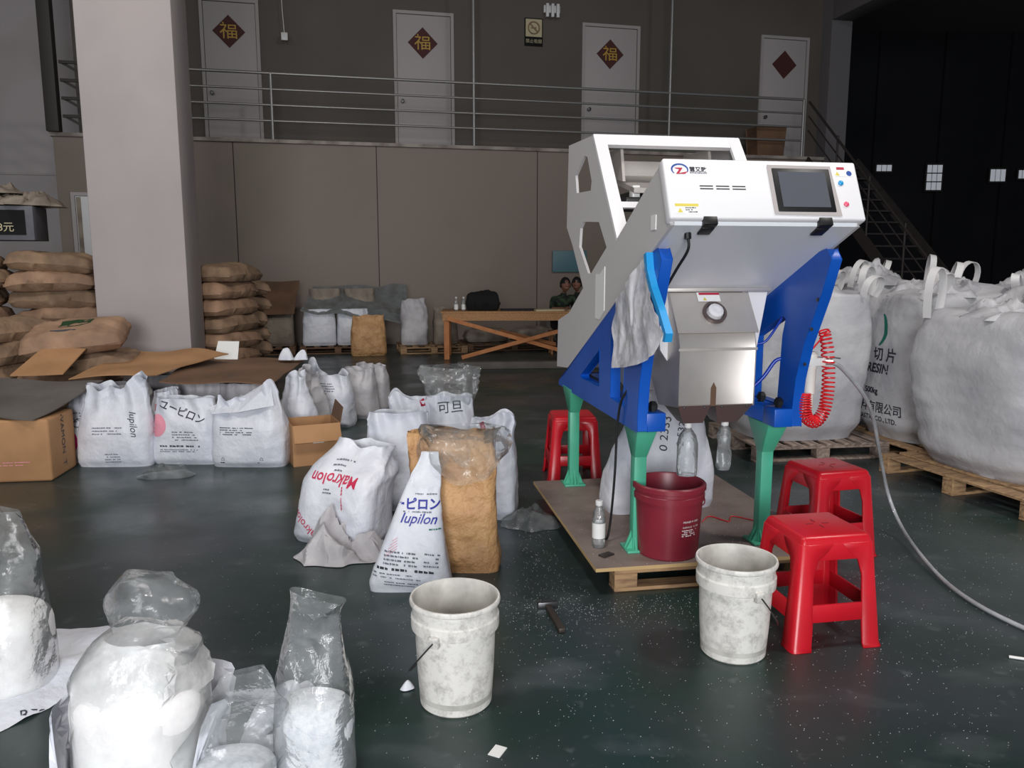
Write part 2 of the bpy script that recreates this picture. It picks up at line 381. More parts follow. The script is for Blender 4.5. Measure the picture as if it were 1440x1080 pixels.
# small door in the lower wall past the pillar
d5 = struct(obj('door_5', MB().prism([[(-.42, 0), (-.42, 2.72), (.42, 2.72), (.42, 0), (.36, 0), (.36, 2.66), (-.36, 2.66), (-.36, 0)]], -.05, .03, 'y').mesh('door_frame'), 'door_frame'))
d5.location = W(-7.30, 0, 0); d5.rotation_euler = (0, 0, R(WY))
lf = MB().box(-.355, .355, -.03, .01, .01, 2.655).build('door_leaf', 'sorter_white', d5, bevel=.004)
MB().box(-.34, -.27, -.045, -.028, 0.02, 2.64).build('strip', 'grey_bag', lf)

# railing of the walkway
rl = thing('walkway_railing', 'grey steel railing of four pipes along the upper walkway', 'railing', W(0, 0, 3.70), WY)
for z in (4.84, 4.57, 4.30, 4.03): MB().tube([(-6.0, .05, z-3.7), (6.15, .05, z-3.7)], .027 if z > 4.7 else .021, 8).build('rail', 'rail_steel', rl, smooth=50)
for s in (-5.95, -4.36, .0-.72, 3.2, 6.15): MB().tube([(s, .05, .0), (s, .05, 1.14)], .028, 8).build('post', 'rail_steel', rl, smooth=50)
for k, s in enumerate((-4.36-.72*0, -.72, 3.2)):
    if k: tag(put(MB().tube([(0,0,0),(0,0,4.6)], .032, 10).build('roof_pole', 'rail_steel', smooth=50), W(s, .05, 4.85), WY), ('tall steel pole rising from the railing beside the second papered door', 'tall steel pole rising from the railing behind the sorting machine')[k-1], 'pole')
# stairs coming down at the end of the walkway
st = thing('steel_stairs', 'dark steel stairs coming down from the end of the walkway', 'stairs', W(6.19, -.05, 0), WY)
nst = 15
for i in range(nst):
    z = 3.70 - (i+1)*3.70/(nst+1); y = -(i+.5)*.27
    MB().box(.06, 1.14, y-.14, y+.13, z-.03, z).build('tread', 'dark_steel', st)
for x in (0.02, 1.18): MB().bar((x, 0, 3.60), (x, -4.32, 0.02), .04, .22).build('stringer', 'dark_steel', st)
for x in (0.02,):
    MB().tube([(x, .0, 4.78), (x, -4.2, 1.15)], .024, 8).build('handrail', 'dark_steel', st, smooth=50)
    for dz in (.28, .56): MB().tube([(x, .0, 4.78-dz), (x, -4.2, 1.15-dz)], .014, 8).build('rail', 'dark_steel', st, smooth=50)
    for i in range(1, 5): y = -.0-i*1.03; z = 3.75+y*.857; MB().tube([(x, y, z-.1), (x, y, z+1.1)], .02, 8).build('baluster', 'dark_steel', st, smooth=50)
bx = tag(put(MB().prism([(-.28,0),(.28,0),(.33,.62),(-.33,.62)], -.22, .22, 'y').build('storage_bin', 'cardboard_dark', bevel=.015), W(5.55, .45, 3.70), WY), 'dull brown bin standing on the walkway behind the railing', 'bin')

# left end: dark steel post, lattice guard
tag(put(MB().box(-.1, .1, -.1, .1, 0, 5.8).build('steel_column', 'dark_steel', bevel=.01), W(-7.88, -.06, 3.70), WY), 'dark brown steel post on the walkway end past the pillar', 'post')
lt = thing('lattice_guard', 'dark steel zigzag lattice guard beside the post past the pillar', 'guard', W(-7.74, -.02, 3.72), WY)
for i in range(4):
    z = 1.12 - i*.29
    MB().bar((0, 0, z), (1.6, 0, z), .04, .05).build('bar', 'dark_steel', lt)
    for j in range(3): MB().bar((j*.5+.03, .03, z), (j*.5+.5, .03, z-.27), .03, .045).build('brace', 'dark_steel', lt)

# things on the upper wall
sg = tag(obj('no_smoking_sign', MB().box(-.19, .19, -.01, .01, -.30, .24).mesh('sign'), 'void_black'), 'small square no smoking sign with a dark caption strip on the upper wall', 'sign')
sg.location = W(.76, 1.385, 6.22); sg.rotation_euler = (0, 0, R(WY))
MB().box(-.17, .17, -.014, -.008, -.12, .22).build('sign_face', 'paper', sg)
cir = MB().tube([(.115*cos(a*pi/14), -.018, .05+.115*sin(a*pi/14)) for a in range(28)], .014, 6, closed=True); cir.bar((-.08,-.018,.13),(.08,-.018,-.03), .02, .025); cir.bar((-.06,-.018,.05),(.05,-.018,.05), .01, .03)
cir.build('no_smoking_mark', 'kraft_bag_b', sg)
write(sg, '禁止吸烟', 0, -.21, .085, 'paper', sub=0, off=.002)
em = thing('emergency_lamp', 'white twin wall lamp mounted above the no smoking sign', 'lamp', W(1.12, 1.38, 6.62), WY)
MB().box(-.17, .17, -.10, 0, -.06, .08).build('housing', 'white_plastic', em, bevel=.01)
for x in (-.11, 0, .11): MB().box(x-.03, x+.03, -.17, -.10, -.16, .1).build('tube_cover', 'sorter_white', em, bevel=.01)
sw = thing('hanging_switch', 'white pull switch hanging on a cord before the upper wall', 'switch', W(-4.15, 1.2, 5.72), WY)
MB().tube([(-.12, 0, 3.77), (-.02, 0, .5), (0, 0, .1)], .008, 6).build('cord', 'white_plastic', sw)
MB().box(-.06, .06, -.03, .03, -.02, .12).build('switch_box', 'white_plastic', sw, bevel=.008)
# ------------------------------------------------------------------ the sorting machine (local x right, y to the rear, z up)
PZ = .14                                           # top of the plywood it stands on
SO = V((.57, 3.674, 0)); SA = 9.5
SM = Matrix.Translation(SO) @ Matrix.Rotation(R(SA), 4, 'Z')
def SW(x, y, z): return SM @ V((x, y, z))
so = thing('colour_sorter', 'white and blue optical sorting machine on green legs with a touch screen', 'machine', SO, SA)
prof = [(-.565,1.65),(1.11,.88),(1.40,.852),(1.375,1.151),(1.089,1.214),(.761,1.371),(1.02,1.611),(1.167,1.719),(1.134,2.188),(.584,2.164),(.135,1.623),(-.43,1.895),(-.55,1.66)]
hole1 = [(.769,2.085),(.708,2.07),(.613,1.935),(.630,1.887),(.935,1.900),(.965,2.0)]
hole2 = [(.78,1.733),(.46,1.715),(.312,1.584),(.60,1.452),(.66,1.452),(.86,1.60),(.84,1.70)]
for x in (-.05, .735): MB().prism([prof, hole1, hole2], x, x+.015, 'x').build('side_panel', 'sorter_side', so)
zb = lambda y: 1.65 - .4597*(y + .565)
MB().prism([(-.565,1.65),(1.11,.88),(1.11,.895),(-.565,1.665)], -.035, .735, 'x').build('belly_plate', 'sorter_belly', so)
MB().prism([(-.43,1.893),(.135,1.621),(.135,1.606),(-.43,1.878)], -.035, .735, 'x').build('top_plate', 'sorter_white', so)
MB().prism([(1.11,.882),(1.395,.855),(1.372,1.148),(1.357,1.148),(1.38,.87),(1.11,.897)], -.035, .735, 'x').build('rear_panel', 'sorter_side', so)
# frame round the feeder opening
for x in (-.05, .69): MB().prism([(.584,2.166),(.135,1.625),(.150,1.612),(.60,2.155)], x-.002, x+.062, 'x').build('front_post', 'sorter_white', so)
MB().prism([(.588,2.170),(.543,2.112),(.575,2.10),(.615,2.168)], -.05, .75, 'x').build('top_bar', 'sorter_white', so)
MB().prism([(.285,1.805),(.262,1.775),(.30,1.77),(.32,1.80)], -.035, .735, 'x').build('cross_bar', 'sorter_white', so)
MB().prism([(.60,2.158),(1.13,2.178),(1.13,2.168),(.60,2.146)], -.035, .735, 'x').build('roof_glass', 'smoky_film', so)
fd = MB().prism([(.42,1.86),(.95,1.98),(.95,2.08),(.92,2.08),(.92,2.0),(.42,1.885)], .12, .58, 'x').build('feeder_tray', 'stainless', so)
MB().box(.14, .56, .52, .82, 1.79, 1.88).build('feeder_motor', 'black_plastic', fd, bevel=.01)
MB().prism([(.55,1.93),(.60,2.10),(.95,2.12),(.95,2.0)], .10, .115, 'x').build('tray_side', 'stainless', fd)
MB().prism([(.55,1.93),(.60,2.10),(.95,2.12),(.95,2.0)], .585, .60, 'x').build('tray_side', 'stainless', fd)
MB().box(.12, .16, .44, .50, 1.80, 1.90).build('tray_clip', 'white_plastic', fd, bevel=.005)
MB().box(.06, .66, .36, .56, 1.80, 1.835).build('chute_cover', 'black_plastic', so, bevel=.01)

# console lid with the screen; its own frame: x right, y up the slope, z outward
lid = MB().box(-.003, .823, .0, .264, -.055, 0).build('console_lid', 'sorter_white', so, bevel=.009, seg=3)
lid.matrix_basis = Matrix(((1,0,0,-.055),(0,.4167,-.909,-.58),(0,.909,.4167,1.675),(0,0,0,1)))
MB().prism([[(.445-.012,.024),(.703+.012,.018),(.703,.236),(.433,.238)]], -.002, .004, 'z').build('screen_surround', 'door_frame', lid, bevel=.003)
scr = MB().box(.447, .697, .032, .226, -.002, .007).build('screen_bezel', 'black_plastic', lid, bevel=.006)
MB().box(.470, .674, .052, .208, .006, .0085).build('screen', 'screen_glass', scr)
for i in range(3):
    for j in range(2): MB().box(.135+i*.068, .190+i*.068, .128+j*.012, .1325+j*.012, -.001, .0012).build('vent_slot', 'black_plastic', lid)
for x in (.16, .645): 
    MB().box(x-.028, x+.028, -.024, .010, -.03, .004).build('latch', 'black_plastic', lid, bevel=.003)
    MB().box(x-.026, x+.026, -.027, -.0168, -.085, -.028).build('latch_tongue', 'black_plastic', lid, bevel=.003)
    
stk = MB().box(.022, .118, .020, .064, 0, .001).build('warning_label', 'sticker_white', lid)
MB().box(.022, .118, .052, .064, .001, .0015).build('label_band', 'sticker_yellow', stk)
MB().prism([(.030,.026),(.052,.026),(.041,.046)], .001, .0016, 'z').build('warning_triangle', 'sticker_yellow', stk)
pl = print_lines(.05, 3, .009, .0045, 3); o_ = obj('small_print', pl, 'ink', stk, loc=(.088, .044, .0016))
lb2 = MB().box(.722, .80, .196, .226, 0, .001).build('control_label', 'sticker_white', lid)
MB().box(.735, .768, .2265, .238, .0005, .0016).build('label_band', 'sticker_red', lb2)
MB().lathe([(.012,0),(.012,.0016)], 12, Matrix.Translation((.786,.210,0))).build('label_mark', 'logo_blue', lb2)
MB().prism([(.724,.200),(.744,.200),(.734,.218)], .0005, .0016, 'z').build('warning_triangle', 'sticker_yellow', lb2)
for (x, y, m_) in ((.741,.165,'button_blue'),(.747,.070,'button_pink')):
    MB().lathe([(.011,0),(.011,.004),(.007,.008),(0,.009)], 16, Matrix.Translation((x,y,0))).build('push_button', m_, lid, smooth=40)
# round emblem with a red stroke, lettering beside it
ring = MB(); pts = []
for k in range(25):
    a = R(-30 + 255*k/24); w_ = .0055*(1 - .55*abs(k/24-.45)*1.4)
    for r_ in (1-.10-.16*sin(pi*k/24), 1): pts.append((.062 + .036*r_*cos(a), .214 + .026*r_*sin(a), .0012))
ring.add(pts, [(2*k, 2*k+1, 2*k+3, 2*k+2) for k in range(24)]); ring.build('emblem_ring', 'logo_blue', lid)
MB().add([(x_, y_, .0014) for x_, y_ in ((.040,.221),(.075,.221),(.058,.197),(.094,.205),(.082,.194),(.044,.193),(.060,.214),(.046,.217))], [(0,1,6,7),(1,2,5,6),(2,3,4,5)]).build('emblem_stroke', 'sticker_red', lid)
o_ = obj('printed_lettering', text_mesh('慧又致', .024, bold=.0006), 'ink', lid, loc=(.138,.213,.0012))
o_ = obj('small_print', print_lines(.07, 1, .01, .005, 9, fill=.95, ragged=0), 'ink_grey', lid, loc=(.138,.197,.0012))

# blue side frames
fr_out = [(-.245,1.50),(-.262,1.53),(-.415,1.565),(-.452,1.521),(-.385,1.36),(-.27,1.14),(-.218,.98),(-.200,.833),(-.205,.757),(1.36,.742),(1.36,.765),(1.24,.818)]
fh = [[(.0,.84),(-.016,1.18),(-.03,1.25),(.0,1.262),(.225,1.160),(.225,.84)], [(.42,.862),(.42,1.062),(.82,.875),(.80,.858)]]
sf1 = MB().prism([fr_out]+fh, -.045, .005, 'x').build('side_frame', 'blue_paint', so, bevel=.004, seg=1)
sf2 = MB().prism([fr_out, [(-.062,.84),(-.082,1.17),(-.105,1.25),(-.08,1.262),(-.05,1.255),(.20,1.145),(.20,.84)], fh[1]], .70, .75, 'x').build('side_frame', 'blue_paint', so, bevel=.004, seg=1)
for sf, x0 in ((sf1, .0), (sf2, .615)):
    MB().box(x0, x0+.09, -.205, -.09, .755, .84).build('frame_shoe', 'blue_paint', sf, bevel=.004)
    for (bx_, by_) in ((x0+.045, -.15), (x0+.045, .02)): MB().lathe([(.018,.84),(.018,.852),(.024,.852),(.024,.87),(.014,.885),(0,.887)], 6, Matrix.Translation((bx_, by_, 0 if by_ < 0 else -.0))).build('bolt', 'black_plastic', sf)
MB().box(.0, .09, -.09, 1.3, .758, .838).build('base_beam', 'blue_paint', so, bevel=.004)
MB().box(.615, .70, -.09, 1.3, .758, .838).build('base_beam', 'blue_paint', so, bevel=.004)
MB().box(.09, .615, 1.2, 1.26, .76, .83).build('cross_beam', 'blue_paint', so, bevel=.004)
for z in (1.22, 1.35, 1.06):
    MB().lathe([(.008,0),(.008,.006),(0,.008)], 8, Matrix.Translation((.699, -.30+ (z-1.06)*-.25, z)) @ Matrix.Rotation(R(-90), 4, 'Y')).build('rivet', 'wire', sf2)
# green legs
def leg(x, y):
    l = MB().box(x-.03, x+.03, y-.03, y+.03, PZ+.01, .70).build('leg', 'green_paint', so, bevel=.004)
    MB().add([(x-.03,y-.03,.60),(x+.03,y-.03,.60),(x+.03,y+.03,.60),(x-.03,y+.03,.60),(x-.05,y-.12,.755),(x+.05,y-.12,.755),(x+.05,y+.10,.755),(x-.05,y+.10,.755)],
             [(0,3,2,1),(4,5,6,7),(0,1,5,4),(1,2,6,5),(2,3,7,6),(3,0,4,7)]).build('leg_head', 'green_paint', l, bevel=.003)
    MB().box(x-.065, x+.065, y-.065, y+.065, PZ+.001, PZ+.012).build('foot_plate', 'green_paint', l, bevel=.002)
    g = MB()
    for a in (0, 90, 180, 270):
        g.prism([(.028,PZ+.012),(.062,PZ+.012),(.028,PZ+.10)], -.004, .004, 'y', Matrix.Translation((x,y,0)) @ Matrix.Rotation(R(a), 4, 'Z'))
    for a in (0, 90, 180, 270):
        for q in (-.02, .02): g.prism([(.028,PZ+.012),(.058,PZ+.012),(.028,PZ+.07)], q-.003, q+.003, 'y', Matrix.Translation((x,y,0)) @ Matrix.Rotation(R(a), 4, 'Z'))
    g.build('foot_rib', 'green_paint', l)
for x, y in ((.03,-.02),(.672,-.02),(.0,1.14),(.672,1.14)): leg(x, y)

# stainless discharge hopper
hp = MB().prism([(.02,1.372),(-.005,1.352),(-.13,1.187),(-.15,1.124),(-.15,.857),(.10,.83),(.24,.98),(.24,1.27)], .165, .535, 'x').build('discharge_hopper', 'stainless', so, bevel=.005, seg=2)
MB().prism([(-.012,1.362),(-.136,1.196),(-.142,1.190),(-.148,1.196),(-.022,1.372)], .155, .545, 'x').build('hopper_lid', 'stainless', hp, bevel=.002)
MB().box(.16, .54, -.156, -.148, 1.112, 1.124).build('hopper_seam', 'stainless', hp)
lidM = Matrix.Translation((.35, -.09, 1.276)) @ Matrix.Rotation(R(53), 4, 'X')
MB().lathe([(.056,.0),(.056,.016),(.044,.016),(.044,.004),(0,.004)], 28, lidM @ Matrix.Translation((0,.0,.002))).build('inspection_port', 'stainless_dark', hp, smooth=40)
MB().lathe([(.040,.008),(.036,.03),(.02,.036),(0,.034)], 12, lidM).build('port_plug', 'sorter_white', hp)
sk = MB().box(-.065, .045, .062, .112, .008, .0095, lidM).build('warning_label', 'sticker_white', hp)
MB().box(-.055, .045, .098, .110, .0095, .0105, lidM).build('label_band', 'sticker_red', hp)
MB().prism([(-.04,.068),(-.022,.068),(-.031,.086)], .0095, .0105, 'z', lidM).build('warning_triangle', 'sticker_yellow', hp)
MB().prism([(.322,.856),(.348,.856),(.348,.94),(.335,.966),(.322,.94)], -.1525, -.149, 'y').build('outlet_slot', 'cardboard_dark', hp)
for x0, x1, t0, t1_ in ((.168,.326,.205,.300),(.350,.533,.372,.470)):
    MB().add([(x0,-.148,.858),(x1,-.148,.858),(x1,.08,.845),(x0,.08,.845),(t0,-.125,.772),(t1_,-.125,.772),(t1_,-.04,.772),(t0,-.04,.772)],
             [(0,3,2,1),(4,5,6,7),(0,1,5,4),(1,2,6,5),(2,3,7,6),(3,0,4,7)]).build('outlet', 'stainless_dark', hp)
    for x in (x0+.03, x1-.03): MB().lathe([(.006,0),(.005,.004),(0,.005)], 8, Matrix.Translation((x,-.149,.85)) @ Matrix.Rotation(R(90), 4, 'X')).build('rivet', 'wire', hp)
MB().box(.10, .66, -.03, .005, 1.374, 1.392).build('hopper_lip', 'stainless', so, bevel=.002)
MB().prism([(.53,1.372),(.655,1.372),(.60,1.02),(.585,1.0),(.53,1.05)], .0, .02, 'y').build('hopper_bracket', 'sorter_white', so)
MB().prism([(.10,1.372),(.165,1.372),(.165,1.05),(.13,1.1)], .0, .02, 'y').build('hopper_bracket', 'sorter_white', so)
MB().box(.09, .135, .12, .16, 1.0, 1.06).build('limit_switch', 'black_plastic', so, bevel=.004)
# chute guard under the belly
MB().prism([(.25,1.0),(.25,1.24),(.75,1.02),(.75,.90),(.45,.84)], .12, .58, 'x').build('chute_guard', 'sorter_belly', so)
# cable
MB().tube(catmull([(.045,-.50,1.615),(.05,-.50,1.56),(.035,-.42,1.48),(.0,-.33,1.36),(-.02,-.25,1.28)], 6), .006, 8).build('power_cable', 'rubber_black', so, smooth=60)
MB().tube([(.045,-.50,1.632),(.045,-.505,1.60)], .014, 10).build('cable_plug', 'black_plastic', so)
MB().tube(catmull([(.06,-.12,1.13),(.03,-.10,1.02),(-.05,-.03,.9),(-.062,.03,.76),(-.065,.05,.5),(-.07,.09,.25),(-.08,.12,PZ+.006),(-.05,.3,PZ+.006)], 8), .006, 8).build('power_cable', 'rubber_black', so, smooth=60)
# air filter, valve, coiled hose, blue tubes on the right frame
fl = MB().lathe([(0,.80),(.016,.80),(.02,.82),(.02,.87),(.026,.875),(.026,.99),(.03,.995),(.03,1.06),(.02,1.07),(0,1.07)], 20, Matrix.Translation((.80,-.17,.03))).build('air_filter', 'pvc_white', so, smooth=40)
MB().box(.755, .86, -.20, -.14, 1.035, 1.075).build('filter_head', 'white_plastic', fl, bevel=.006)
MB().tube([(.86,-.17,1.055),(.90,-.19,1.055)], .016, 10).build('ball_valve', 'stainless', fl)
MB().bar((.88,-.18,1.075),(.93,-.20,1.07), .012, .006).build('valve_lever', 'black_plastic', fl)
path = catmull([(.84,-.20,1.20),(.86,-.20,1.12),(.875,-.20,1.0),(.875,-.20,.90),(.86,-.20,.82),(.82,-.20,.775),(.775,-.20,.80),(.765,-.20,.86),(.765,-.19,.91)], 40)
hx = []; turns = 40; L = len(path)
for i in range(turns*12):
    u = i/(turns*12-1); k = u*(L-1); a = path[int(k)].lerp(path[min(int(k)+1, L-1)], k-int(k))
    d = (path[min(int(k)+2, L-1)] - path[max(int(k)-1, 0)]).normalized(); s_ = d.cross(V((0,1,0))).normalized(); th = 2*pi*turns*u
    r_ = .027*(1 if u > .12 else .9)
    hx.append(a + s_*r_*cos(th) + V((0,1,0))*r_*sin(th))
MB().tube([(.76,-.18,1.10),(.79,-.2,1.12)] + hx, .0042, 5).build('coiled_hose', 'coil_red', so, smooth=60)
MB().tube(catmull([(.715,-.05,1.26),(.69,-.02,1.19),(.65,.0,1.13),(.58,.02,1.12)], 6), .006, 8).build('air_tube', 'tube_blue', so, smooth=60)
MB().tube(catmull([(.715,-.075,1.06),(.68,-.06,1.045),(.63,-.05,.97),(.56,-.04,.90)], 6), .009, 8).build('air_tube', 'tube_blue', so, smooth=60)
MB().box(-.052, -.047, .42, .50, 1.22, 1.45).build('side_label', 'sticker_white', so)
MB().prism([(.42,1.22),(.42,1.45),(.33,1.49),(.33,1.27)], -.053, -.049, 'x').build('side_label', 'sticker_white', so)
MB().box(-.053, -.049, -.40, -.34, 1.64, 1.70).build('side_label', 'sticker_white', so)

# translucent wrapping film hanging over the left blue frame
def hanging_film():
    out_ = [(-.33,1.53),(-.40,1.41),(-.50,1.315),(-.59,1.235),(-.50,1.14),(-.30,1.075),(-.12,1.04),(.09,1.01),(.06,1.12),(.10,1.20),(.05,1.34),(-.10,1.40),(-.2,1.47)]
    n, m_ = 26, 26; vs = []; ys = [p[0] for p in out_]; zs = [p[1] for p in out_]
    from mathutils.geometry import intersect_point_tri_2d
    me = MB(); ctr = (-.2, 1.22)
    rings = 10; k = len(out_)*4
    def edge(a):
        i = int(a) % len(out_); f = a - int(a); p, q = out_[i], out_[(i+1) % len(out_)]; return lerp(p[0],q[0],f), lerp(p[1],q[1],f)
    for r_ in range(rings+1):
        for j in range(k):
            e = edge(j/4); y = lerp(ctr[0], e[0], r_/rings); z = lerp(ctr[1], e[1], r_/rings)
            q = NV((y*7, z*3, 0), 4); x = -.075 - .02*abs(q.x) - .012*noise.noise(V((y*26, z*8, 1)))
            vs.append((x, y, z))
    return MB().add(vs, grid_faces(rings+1, k, True)).mesh('hanging_film', smooth=60)
hf = tag(obj('wrapping_film', hanging_film(), 'cloudy_film', loc=SO, rot=(0,0,R(SA))), 'milky plastic film hanging over the blue frame of the sorting machine', 'plastic film')
MB().prism([(-.325,1.54),(-.355,1.55),(-.375,1.48),(-.43,1.41),(-.53,1.32),(-.612,1.235),(-.60,1.20),(-.575,1.20),(-.585,1.228),(-.505,1.305),(-.405,1.395),(-.345,1.47)], -.075, -.045, 'x').build('blue_edge', 'cyan_edge', hf)

# bottles hung under the outlets as spouts
def bottle(name, prof, m, loc, label, cap='white_plastic', cap_z=None, crumple=0, rz=0, group=None, water=None, sleeve=None):
    b = thing(name, label, 'bottle', loc, rz, group)
    me = MB().lathe(prof, 24).mesh('body', smooth=60)
    if crumple:
        for v in me.vertices:
            q = NV(v.co*22, 3); f = crumple*min(1, max(0, (prof[-1][1]-.04-v.co.z)*20)); v.co += V((q.x, q.y, 0))*f
    obj('body', me, m, b)
    zc = prof[-1][1]
    MB().lathe([(0,zc-.018),(.017,zc-.018),(.018,zc-.014),(.018,zc+.004),(.016,zc+.006),(0,zc+.006)], 18).build('cap', cap, b, smooth=40)
    if sleeve: MB().lathe([(sleeve[0],sleeve[1]),(sleeve[0],sleeve[2])], 24, cap=(0,0)).build('sleeve_label', 'sticker_white', b, smooth=60)
    return b
bottle('spout_bottle', [(.047,.0),(.049,.02),(.048,.10),(.049,.15),(.040,.19),(.022,.215),(.017,.22),(.017,.245)], 'bottle_film', SW(.245,-.085,.518), 'wide clear bottle with cut base hanging from the outlet into the maroon bucket', crumple=.004)
bottle('spout_bottle', [(.026,.0),(.034,.02),(.033,.08),(.030,.12),(.034,.16),(.022,.205),(.017,.21),(.017,.232)], 'bottle_film', SW(.428,-.085,.535), 'narrow crumpled clear bottle hanging from the second outlet beside the green leg', crumple=.010)
# ------------------------------------------------------------------ pallets
def pallet(name, label, loc, rz, w, l, h=.13, nb=6, wood='pallet_wood', bw=.1, group=None, along='y', under=3):
    # deck boards run along local y, spaced along x
    p = thing(name, label, 'pallet', loc, rz, group)
    bt = .018; me = MB().box(-bw/2, bw/2, -l/2, l/2, 0, bt).mesh('deck_board', bevel=.003, seg=1)
    for i in range(nb): obj('deck_board', me, wood, p, loc=(lerp(-w/2+bw/2, w/2-bw/2, i/(nb-1)), 0, h-bt))
    me2 = MB().box(-w/2, w/2, -.045, .045, 0, bt).mesh('cross_board', bevel=.003, seg=1)
    blk = MB().box(-.055, .055, -.045, .045, 0, h-3*bt).mesh('block', bevel=.003, seg=1)
    for j in range(3):
        y = lerp(-l/2+.046, l/2-.046, j/2)
        obj('cross_board', me2, wood, p, loc=(0, y, h-2*bt))
        obj('base_board', me2, wood, p, loc=(0, y, 0))
        for i in range(3): obj('block', blk, wood, p, loc=(lerp(-w/2+.056, w/2-.056, i/2), y, bt))
    return p
pallet('wooden_pallet', 'wooden pallet under the plywood sheet that carries the sorting machine', SW(.37,.46,0), SA, 1.0, 1.30, .122, 7)
pw = thing('plywood_sheet', 'worn grey brown plywood sheet under the legs of the sorting machine', 'plywood', SO, SA)
MB().box(-.233, .97, -.237, 1.24, .123, PZ-.0005).build('core', 'ply_edge', pw)
MB().box(-.232, .969, -.236, 1.239, PZ-.001, PZ).build('top_veneer', 'ply', pw)

# ------------------------------------------------------------------ standing sacks
def sack_mesh(w, d, h, seed=1, fill=.7, topw=1., top_d=.03, lean=(0,0), p=3.2, wr=.012, ragged=.02, peaks=(), botw=1.04, bulge=.06, N=40, M=84, fold=.012, linw=False):
    vs = []
    for i in range(N):
        t = i/(N-1); b = .965 + .035*sst(0, .05, t); by = .84 + .16*sst(0, .10, t); pp = lerp(4.6, p, sst(0, .6, t))
        f = t if linw else sst(fill-.32, 1, t)
        ww = w*b*lerp(lerp(botw, 1, sst(0, .6, t)), topw, f); ww *= 1 + bulge*sin(pi*min(1, t/fill))*.3
        dd = d*by*lerp(1, top_d/d, sst(fill-.3, .97, t)); dd *= 1 + bulge*sin(pi*min(1, t/fill))
        for j in range(M):
            a = 2*pi*j/M; c, s = cos(a), sin(a)
            x = ww/2*math.copysign(abs(c)**(2/pp), c); y = dd/2*math.copysign(abs(s)**(2/pp), s); z = h*t
            g = sst(.45, 1, t)
            for (xf, ph, wd) in peaks: z += g*ph*math.exp(-((x/w - xf)/wd)**2)
            z += ragged*g*g*noise.noise(V((x*9, y*3 + .3*(s > 0), seed)))*2
            q = NV((x*4, y*4, z*4), seed)*wr + NV((x*12, y*12, z*8), seed+5)*wr*.35
            rg = (1-abs(noise.noise(V((x*6+seed, y*6, z*9)))))**4 * (1 if noise.noise(V((x*3, z*3, seed))) > -.1 else .3)
            k = fold*g*(1-sst(.9, 1, abs(c)))*sin(x/w*24 + 3*noise.noise(V((x*4, z*5, seed))) + z*9)
            e = min(1, t*12); o_ = wr*.75*(rg-.4)*(.35+g)*e
            vs.append((x + (q.x + c*o_)*e + lean[0]*t*t, y + k + q.y*e + s*o_ + lean[1]*t*t, max(0, z + q.z*e*.5) if i else 0))
    k = len(vs); vs.append((0, 0, 0))
    fs = grid_faces(N, M, True) + [(k, (j+1) % M, j) for j in range(M)]
    return MB().add(vs, fs).mesh('sack', smooth=50)
def sack(label, loc, rz, m='woven_white', cat='sack', name='pellet_sack', group=None, **k):
    o = obj(name, sack_mesh(**k), m); put(o, loc, rz); return tag(o, label, cat, group)
def fill_mesh(w, d, h, seed=1, dome=.05, p=2.4, N=26, M=56, wr=.008, taper=.97):
    vs = []
    for i in range(N):
        t = i/(N-1); b = (.92+.08*sst(0,.12,t))*lerp(1, taper, t); u = max(0, (t-.78)/.22)
        b *= max(0, 1-u**2.4)**.5; z = h*t + dome*sst(.7,1,t)
        for j in range(M):
            a = 2*pi*j/M; c, s = cos(a), sin(a); x = w/2*b*math.copysign(abs(c)**(2/p), c); y = d/2*b*math.copysign(abs(s)**(2/p), s)
            q = NV((x*6, y*6, z*6), seed)*wr
            vs.append((x+q.x, y+q.y, max(.001, z+q.z*.6) if i else 0.001))
    k = len(vs); vs.append((0,0,.001))
    return MB().add(vs, grid_faces(N, M, True) + [(k, (j+1) % M, j) for j in range(M)]).mesh('pellet_fill', smooth=70)
def liner_mesh(prof, seed=1, p=2.4, M=44, wr=.02, sub=4, crisp=24, tilt=0):
    # prof: (z, width, depth, dx, dy) rings of an open clear bag; crisp facets with creases
    rows = catmull([V((a, b, c)) for a, b, c, _, _ in prof], sub); offs = catmull([V((d, e, 0)) for _, _, _, d, e in prof], sub); vs = []
    for i, (r_, o_) in enumerate(zip(rows, offs)):
        t = i/(len(rows)-1)
        for j in range(M):
            a = 2*pi*(j + .5*(i % 2))/M; c, s = cos(a), sin(a)
            x = r_.y/2*math.copysign(abs(c)**(2/p), c); y = r_.z/2*math.copysign(abs(s)**(2/p), s); z = r_.x
            e = sst(.05, .5, t); q = NV((x*6, y*6, z*5), seed)*wr*e
            rg = (1-abs(noise.noise(V((x*7+seed, y*7, z*6)))))**3 - .45
            vs.append((x+q.x+o_.x + c*rg*wr*1.1*e, y+q.y+o_.y + s*rg*wr*1.1*e, max(.002, z+q.z*.7 + tilt*x*sst(.5, 1, t))))
    fs = []
    for i in range(len(rows)-1):
        for j in range(M):
            a, b, c_, d = i*M+j, i*M+(j+1) % M, (i+1)*M+(j+1) % M, (i+1)*M+j
            fs += [(a, b, d), (b, c_, d)] if (i % 2) else [(a, b, c_), (a, c_, d)]
    return MB().add(vs, fs).mesh('liner', smooth=crisp)
